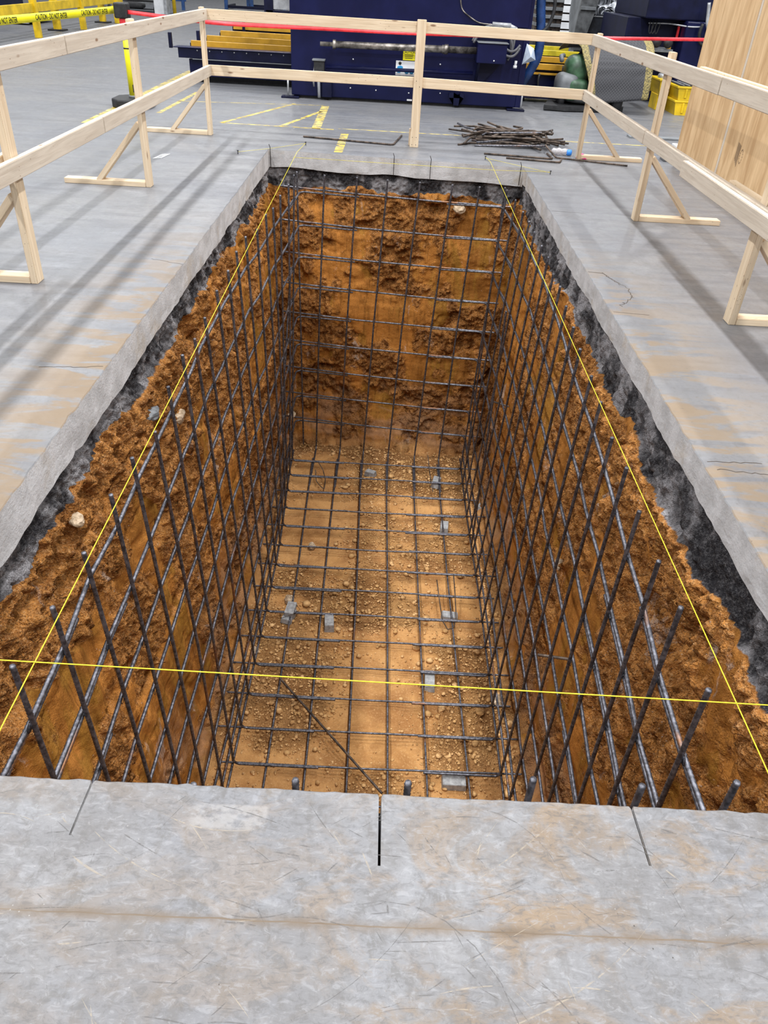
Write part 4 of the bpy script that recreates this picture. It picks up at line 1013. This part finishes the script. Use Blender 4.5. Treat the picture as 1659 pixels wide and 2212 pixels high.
# mat draped over it: folds over the top then hangs towards the pit
t = NT('checker_rubber_mat'); uvn = t.n('Attribute', attribute_name='edge').outputs['Fac']; P = t.coord()
vv_ = t.vor(t.coord(rot=(0, .8, 0)), 34, 'F1', 0, .0)
ec = t.mix(t.ramp(t.noise(P, 70, 3), .38, .58), (.10, .085, .04), (.33, .26, .09))
matm = t.fin(t.mix(t.ramp(uvn, .45, .55), t.mix(t.ramp(vv_, .2, .5), (.026, .026, .030), (.052, .052, .058)), ec), .6); t.bump(vv_, .6, .01)
prof = [(13.10, .74), (12.95, .80), (12.7, .84), (12.45, .84), (12.26, .79), (12.13, .68), (12.07, .52), (12.04, .36), (12.02, .20)]
pp = resample([(0, a, b) for a, b in prof], .03)[:, 1:]
for _ in range(5): pp[1:-1] = (pp[:-2]+2*pp[1:-1]+pp[2:])/4
us = np.linspace(0, 1, 60); ns = len(pp); V = []; ed = []
for a in us:
    for j in range(ns):
        s_ = j/(ns-1); x = 2.50+.98*a-.16*(1-a)*sstep(.62, .1, s_)+.18*(1-a)*sstep(.6, 1, s_)*1.0-.0*a
        fold = .035*math.sin(a*9)*math.exp(-a*3)*(1 if s_ < .55 else .3)
        z = pp[j, 1]-.08*(1-a)*(1-s_)+fold-.03*sstep(.75, 1, s_)*(1-a)*3+.05*a*(1-s_)
        V.append((float(x), float(pp[j, 0]), float(z))); ed.append(1. if a < .085 or a > .89 else 0.)
V = np.array(V); i = np.arange(59)[:, None]; j = np.arange(ns-1)[None]
F = np.stack([i*ns+j, (i+1)*ns+j, (i+1)*ns+j+1, i*ns+j+1], -1).reshape(-1, 4)
me = mesh_np('rubber_mat', V, F); at = me.attributes.new('edge', 'FLOAT', 'POINT'); at.data.foreach_set('value', ed)
mo = link('rubber_mat', me, matm); md = mo.modifiers.new('thick', 'SOLIDIFY'); md.thickness = .012
tag(mo, 'dark checkered rubber mat with yellow borders draped over the scrubber', 'mat')

# ------------------------------------------------------------------ yellow bins on the right
def bin_(name, x0, x1, y0, y1, z0, z1, lab):
    r_ = empty(name, lab, 'plastic bin', ((x0+x1)/2, (y0+y1)/2, z0), 'yellow spill bins')
    q = MB(); q.prism([(x0+.03, z0), (x1-.03, z0), (x1, z1), (x0, z1)], y0, y1, 'y'); q.build('tub', M_['yellow'], r_)
    bx('rim', 'yellow', x0-.012, x1+.012, y0-.012, y1+.012, z1-.025, z1+.002, b=.006, p=r_)
    for k in (.12, .22):
        bx('rib', 'yellow', x0+k*.9, x0+k*.9+.03, y0-.015, y0, z0+.03, z1-.03, b=.004, p=r_)
    return r_
r1 = bin_('spill_bin', 3.96, 4.60, 12.30, 12.95, 0, .185, 'lower yellow bin of the stacked pair beside the hoarding')
r2 = bin_('spill_bin', 3.96, 4.60, 12.30, 12.95, .19, .36, 'upper yellow bin with dark grating of the stacked pair')
g_ = bx('grating', 'black', 3.99, 4.57, 12.33, 12.92, .36, .372, b=0, p=r2)
for k in range(7): bx('grating_bar', 'lgrey', 4.03+k*.08, 4.045+k*.08, 12.33, 12.92, .372, .378, b=0, p=r2)
r3 = bin_('spill_bin', 3.80, 3.93, 12.7, 13.2, .20, .40, 'dusty yellow bin end left of the stacked pair')
bx('support', 'yellow', 3.82, 3.92, 12.75, 13.1, 0, .20, p=r3)
blob('lid_lump', 'lgrey', (3.88, 12.9, .42), (.06, .1, .04), r3)

# ------------------------------------------------------------------ second navy machine, scrap hopper, stacked sheet
n2 = empty('press_machine', 'dark navy machine at the right edge behind the plywood', 'machine', (4.5, 13.7, 0))
bx('housing', 'navydk', 3.42, 7.5, 13.75, 15.5, 0, 1.10, b=.01, p=n2); bx('upper_frame', 'navydk', 3.6, 7.5, 13.45, 15.5, 1.10, 2.4, b=.02, p=n2)
bx('end_column', 'navy', 4.20, 7.5, 13.35, 13.75, 0, 1.10, b=.02, p=n2)
def h2(pts, r, m, name='hose'): return hose(pts, r, m, name, n2)
h2([(3.70, 13.6, 1.04), (4.0, 13.6, 1.05), (4.25, 13.32, 1.03), (4.40, 13.3, 1.04)], .010, 'lgrey', 'conduit')
h2([(4.42, 13.28, 1.34), (4.44, 13.27, 1.22), (4.46, 13.27, 1.08), (4.52, 13.28, .98)], .025, 'lgrey', 'valve_pipe')
h2([(4.40, 13.26, 1.08), (4.37, 13.26, .95), (4.42, 13.26, .82), (4.58, 13.26, .79), (4.75, 13.26, .84)], .022, 'black')
for k, dx in enumerate((0, .04, .09)): h2([(3.73+dx, 13.6, 1.08), (3.71+dx, 13.58, .95), (3.75+dx, 13.58, .87), (3.79+dx, 13.6, 1.06)], .008, 'black', 'cable_loop')
bx('control_box', 'grey', 4.60, 4.85, 13.22, 13.35, .98, 1.22, p=n2); bx('box_label', 'bluep', 4.64, 4.80, 13.21, 13.22, 1.02, 1.10, b=0, p=n2); bx('box_label', 'white', 4.64, 4.80, 13.21, 13.22, 1.10, 1.17, b=0, p=n2)
bx('lever', 'red', 4.155, 4.185, 13.60, 13.64, .86, 1.02, p=n2)
q = MB(); q.tube([(4.52, 13.3, .78), (4.53, 13.3, .88), (4.55, 13.3, .92)], .016, 8); q.tube([(4.53, 13.3, .82), (4.60, 13.3, .86)], .014, 8); q.build('brass_fitting', plain('brass', (.45, .30, .06), .35, .8), n2)
q = MB(); 
for cx in (3.78, 3.95): q.lathe([(.05, 0), (.07, .03), (.06, .06)], (cx, 13.2, .82), 14, 'y')
q.build('hose_reel', M_['black'], n2); bx('latch', 'orange', 3.99, 4.04, 13.35, 13.37, .74, .84, b=0, p=n2)
bx('stay', 'grey', 3.70, 4.05, 13.25, 13.75, .70, .74, p=n2)

hp = empty('scrap_hopper', 'dark steel scrap hopper with raised grey side standing behind the mat', 'hopper', (3.6, 16.2, 0))
q = MB(); q.prism([(3.20, 0), (4.02, 0), (4.06, 1.02), (3.30, 1.05)], 15.95, 16.0, 'y'); q.build('front_plate', plain('dark_hopper_steel', (.022, .025, .034), .5, .2, .3), hp)
q = MB(); q.prism([(15.9, 0), (16.0, 0), (16.9, 1.0), (16.9, 1.5), (15.95, 1.5)], 3.10, 3.16, 'x'); q.build('side_plate', M_['grey'], hp)
q = MB(); q.prism([(3.02, .5), (3.20, .5), (3.33, 1.04), (3.42, 1.45), (3.10, 1.45), (3.06, 1.0)], 15.80, 15.86, 'y'); q.build('flared_side', plain('hopper_grey', (.115, .12, .125), .5, .1, .3), hp)
bx('side_rib', 'grey', 3.08, 3.34, 15.76, 15.82, 1.10, 1.15, p=hp)
bx('floor_plate', 'grey', 3.16, 4.02, 15.98, 16.9, .55, .60, p=hp); bx('top_lip', 'lgrey', 3.27, 4.06, 15.93, 16.02, 1.005, 1.02, b=0, p=hp)
bx('back_plate', 'grey', 3.16, 4.02, 16.9, 16.95, 0, 1.3, p=hp)
bx('fork_pocket', 'navydk', 3.2, 3.95, 15.85, 15.95, .62, .74, p=hp)
rs = random.Random(31)
for k in range(18):
    x, y, z = 3.36+.075*(k % 9)+rs.uniform(-.02, .02), 16.15+rs.uniform(0, .35)+.25*(k > 8), 1.04+rs.uniform(-.02, .10)+.13*(k > 8); r_ = rs.uniform(.06, .11)
    q = MB(); a = rs.uniform(-.8, .8)
    pts = [(x+r_*math.cos(t_)*(1-.05*t_), y+.05*t_*a, z+r_*math.sin(t_)*(1-.05*t_)) for t_ in np.linspace(0, 7.5, 26)]
    v, f = [], []
    for (px_, py_, pz_) in pts: v += [(px_, py_-.1, pz_), (px_+.05*a, py_+.12, pz_+.02)]
    for m_ in range(len(pts)-1): f.append((2*m_, 2*m_+1, 2*m_+3, 2*m_+2))
    q.add(v, f, True); o = q.build('metal_offcut', plain('bright_offcut_steel', (.55, .57, .62), .35, .4, .4) if k == 0 else bpy.data.materials['bright_offcut_steel'])
    m_ = o.modifiers.new('t', 'SOLIDIFY'); m_.thickness = .004
    tag(o, 'curled pale metal offcut heaped in the scrap hopper', 'metal offcut', 'curled offcuts in the scrap hopper')
bx_ = bx('scrap_plank', 'grey', 3.5, 4.0, 16.75, 16.80, 1.20, 1.26); bx_.rotation_euler = (0, 0, 0); tag(bx_, 'dark plank end sticking out of the scrap hopper', 'plank')
for k in range(5):
    z = .50+.15*k
    o = bx('sheet_stack', 'grey', 2.95, 3.82, 19.9, 21.2, z, z+.065, b=.002)
    o.name = 'sheet_stack'; lv = ['lowest', 'second lowest', 'middle', 'second highest', 'highest'][k]
    tag(o, 'grey sheet stack behind the hopper, %s of the five' % lv, 'sheet stack', 'grey sheet stacks on the rack')
    for kk in range(2): bx('sheet_edge', 'lgrey', 2.95, 3.82, 19.89, 19.9, z+.015+.025*kk, z+.022+.025*kk, b=0, p=o)
    bx('paper_tag', 'white', 3.50, 3.73, 19.86, 19.88, z-.02, z+.10, b=0, p=o)
    pl_ = bx('timber_dunnage', 'oldsteel', 2.95, 3.82, 20.0, 21.1, z-.085, z, b=.003); tag(pl_, 'dark timber dunnage under the %s grey sheet stack' % lv, 'timber', 'dunnage between sheet stacks')
bx_ = bx('stack_stand', 'black', 2.95, 3.82, 19.95, 21.1, 0, .415); tag(bx_, 'black steel stand carrying the grey sheet stacks', 'stand')

# ------------------------------------------------------------------ belt post with both tapes
bp = empty('belt_post', 'yellow retractable belt post with black head on black rubber base', 'belt barrier post', (-3.15, 10.25, 0))
q = MB(); q.lathe([(.044, .115), (.044, .83)], (-3.165, 10.25, 0), 20); q.build('pole', M_['tapey'], bp)
q = MB(); q.lathe([(.046, .60), (.046, .615)], (-3.165, 10.25, 0), 20); q.build('band', M_['black'], bp)
q = MB(); q.lathe([(.055, .10), (.05, .125)], (-3.165, 10.25, 0), 20); q.build('collar', M_['grey'], bp)
q = MB(); q.prism([(-3.40, 10.13), (-3.30, 10.02), (-3.05, 10.02), (-2.95, 10.13), (-2.95, 10.4), (-3.05, 10.5), (-3.30, 10.5), (-3.40, 10.4)], .0, .10, 'z')
ob = q.build('base', M_['black'], bp); md = ob.modifiers.new('b', 'BEVEL'); md.width = .02; md.segments = 3
bx('head', 'black', -3.25, -3.10, 10.18, 10.33, .90, 1.05, b=.015, p=bp); bx('head_collar', 'red', -3.205, -3.12, 10.20, 10.30, .83, .90, b=.01, p=bp)
bx('label_plate', 'ink', -3.155, -3.131, 10.209, 10.2155, .16, .24, b=0, p=bp)
bx('warning_label', 'yellow', -3.19, -3.14, 10.205, 10.215, .80, .87, b=0, p=bp)
ct = empty('caution_tape', 'yellow caution tape with black lettering stretched left from the belt post', 'barrier tape', (-3.29, 10.3, .95))
d_ = Vector((.165, .986, 0)).normalized(); nrm = Vector((d_.y, -d_.x, 0)); o0 = Vector((-3.29, 10.36, 0))
def tz_(s): return .973-.012*abs(s)**.6*.9-.004*abs(s)
V = []; F = []; ss = np.linspace(0, -4.5, 40)
for s_ in ss:
    p = o0+d_*float(s_); V += [(p.x, p.y, tz_(s_)-.036), (p.x, p.y, tz_(s_)+.036)]
for k in range(39): F.append((2*k, 2*k+1, 2*k+3, 2*k+2))
tb_ = link('tape_band', mesh_np('tape_band', V, F), M_['tapey'], ct); md = tb_.modifiers.new('s', 'SOLIDIFY'); md.thickness = .0012; md.offset = 0
Rt = Matrix((d_, Vector((0, 0, 1)), nrm)).transposed().to_4x4()
for s_ in (-.47, -1.35, -2.25, -3.15):
    p = o0+d_*s_+nrm*.0025; m = Rt.copy(); m.translation = (p.x, p.y, tz_(s_)-.004)
    text('CAUTION - DO NOT ENTER', .066, 'lettering', 'ink', ct, m, .0003, .70)
rt = empty('red_tape', 'thin red danger tape strung behind the end guardrail past the machine', 'barrier tape', (0, 9.8, .94))
V = []; F = []; P = resample([(-3.12, 10.22, .965), (-2.0, 9.55, .945), (.17, 9.77, .95), (.9, 9.95, .955), (2.64, 11.02, .95), (4.6, 12.3, .95)], .08)
for _ in range(12): P[1:-1] = (P[:-2]+2*P[1:-1]+P[2:])/4
for k, p in enumerate(P):
    tw_ = .5+.25*math.sin(k*.35); V += [(p[0], p[1]-.016*tw_, p[2]-.019), (p[0], p[1]+.016*tw_, p[2]+.019)]
for k in range(len(P)-1): F.append((2*k, 2*k+2, 2*k+3, 2*k+1))
rb_ = link('tape_band', mesh_np('tape_band', V, F), M_['red'], rt); md = rb_.modifiers.new('s', 'SOLIDIFY'); md.thickness = .001

# ------------------------------------------------------------------ far left: yellow rail, column, blue stands
yr = empty('safety_rail', 'yellow steel safety rail with square posts at the far left', 'safety rail', (-7.4, 19, 0))
for y in (15.9, 18.3, 21.0, 23.6): bx('post', 'yellow', -7.52, -7.40, y-.06, y+.06, 0, 1.07, b=.006, p=yr)
bx('rail_panel', 'yellow', -7.50, -7.44, 14.5, 24.2, .44, .60, b=.006, p=yr); bx('rail_panel', 'yellow', -7.50, -7.44, 14.5, 24.2, .92, 1.06, b=.006, p=yr)
y2 = empty('safety_rail', 'second yellow safety rail with bolted base plates behind the first', 'safety rail', (-7.9, 21, 0))
for y in (20.3, 23.5): bx('post', 'yellow', -7.88, -7.74, y-.07, y+.07, 0, 1.07, b=.006, p=y2); bx('base_plate', 'black', -7.98, -7.64, y-.17, y+.17, 0, .03, p=y2)
bx('rail_panel', 'yellow', -7.86, -7.80, 19.5, 24.5, .70, .86, b=.006, p=y2)
co = empty('steel_column', 'white painted steel column with square foot far left', 'column', (-7.48, 28, 0))
bx('web', 'white', -7.66, -7.34, 28.0, 28.35, 0, 6, b=.01, p=co); bx('flange', 'lgrey', -7.34, -7.25, 27.95, 28.5, 0, 6, b=.01, p=co); bx('base_plate', 'grey', -7.72, -7.2, 27.9, 28.5, 0, .03, p=co)
q = MB(); q.lathe([(.055, 0), (.055, 1.1), (.02, 1.14)], (-7.08, 28.2, 0), 18); tag(q.build('bollard', M_['yellow'], None, (-7.08, 28.2, 0)), 'slim yellow bollard right of the white column', 'bollard')
bx_ = bx('floor_track', 'bluep', -7.3, -6.9, 28.45, 28.6, 0, .05); tag(bx_, 'blue floor track behind the yellow bollard', 'track')
cv = empty('roller_cart', 'grey low cart with black castor left of the white column', 'cart', (-8.6, 29, 0))
bx('deck', 'lgrey', -9.6, -7.72, 29.0, 30.0, .22, .26, p=cv); bx('deck_edge', 'black', -9.6, -7.72, 28.96, 29.0, .27, .33, p=cv)
blob('motor', 'black', (-8.55, 28.7, .19), (.42, .2, .09), cv); 
for x in (-9.3, -7.85): q = MB(); q.lathe([(.09, 0), (.09, .05)], (x, 28.7, .09), 16, 'x'); q.build('castor', M_['black'], cv)
bx('lower_bar', 'black', -9.5, -7.8, 28.8, 28.9, .08, .11, p=cv)
bs = empty('blue_stand', 'blue steel stand frame on the floor left of the navy machine', 'stand', (-5.4, 34, 0))
for x, y in ((-6.5, 33.6), (-5.95, 35.2), (-4.35, 33.6), (-5.75, 34.8), (-4.0, 35.4)): bx('leg', 'bluep', x-.06, x+.06, y-.06, y+.06, 0, 1.2, p=bs)
for a in ((-6.5, -4.3, 33.56, 33.64), (-6.0, -4.0, 35.16, 35.24)): bx('lower_rail', 'navydk', a[0], a[1], a[2], a[3], .05, .14, p=bs)
for a in ((-6.54, -6.46), (-4.39, -4.31)): bx('lower_rail', 'navydk', a[0], a[1], 33.6, 35.3, .05, .14, p=bs)
yb = empty('yellow_cart', 'yellow wheeled bin behind the blue stand', 'cart', (-5.0, 36.6, 0)); bx('tub', 'lemon', -5.45, -4.35, 36.3, 37.3, .10, .8, b=.03, p=yb); bx('band', 'white', -5.15, -4.35, 36.27, 36.3, .36, .42, b=0, p=yb)
bx('tread_plate', 'lgrey', -1.70, -1.46, 12.0, 12.04, 1.0, 1.5, b=0, p=mc); bx('guard_frame', 'navydk', -1.82, -1.70, 11.98, 12.1, .93, 1.6, p=mc); bx('guard_frame', 'navydk', -1.80, -1.455, 11.98, 12.1, .94, .99, p=mc)
pb = empty('pallet_truck', 'dark machine base at the far left edge behind the tape', 'machine', (-9.4, 21.5, 0))
bx('base', 'black', -10.8, -8.85, 21.3, 23.0, .05, .22, p=pb); bx('body', 'navydk', -10.8, -9.7, 21.5, 23.2, .22, 1.4, p=pb); bx('skirt', 'lgrey', -9.3, -8.86, 21.28, 21.32, .03, .20, b=0, p=pb)
for k, (x, y) in enumerate(((-10.0, 33.5), (-8.5, 31.5))):
    r_ = empty('blue_rack', ['long low blue steel rack far behind the yellow rail', 'short blue steel rack end far behind the yellow rail'][k], 'rack', (x, y, 0))
    bx('beam', 'bluep', x-1.6, x+1.0, y, y+.1, .25, .38, p=r_); bx('beam', 'bluep', x-1.6, x+1.0, y+1, y+1.1, .45, .58, p=r_)
    for xx in (x-1.5, x+.9): bx('leg', 'bluep', xx-.05, xx+.05, y-.02, y+.08, 0, .9, p=r_)
# track slots across the far floor
for k, (a, b) in enumerate((((-8.2, 15.0), (-7.0, 26.5)), ((-7.9, 14.6), (-6.7, 26.2)))):
    q = MB(); ribbon(q, [a, b], .05, .001); tag(q.build('floor_track', M_['grey']), ['outer dark track line along the yellow safety rail', 'inner dark track line along the yellow safety rail'][k], 'floor track')
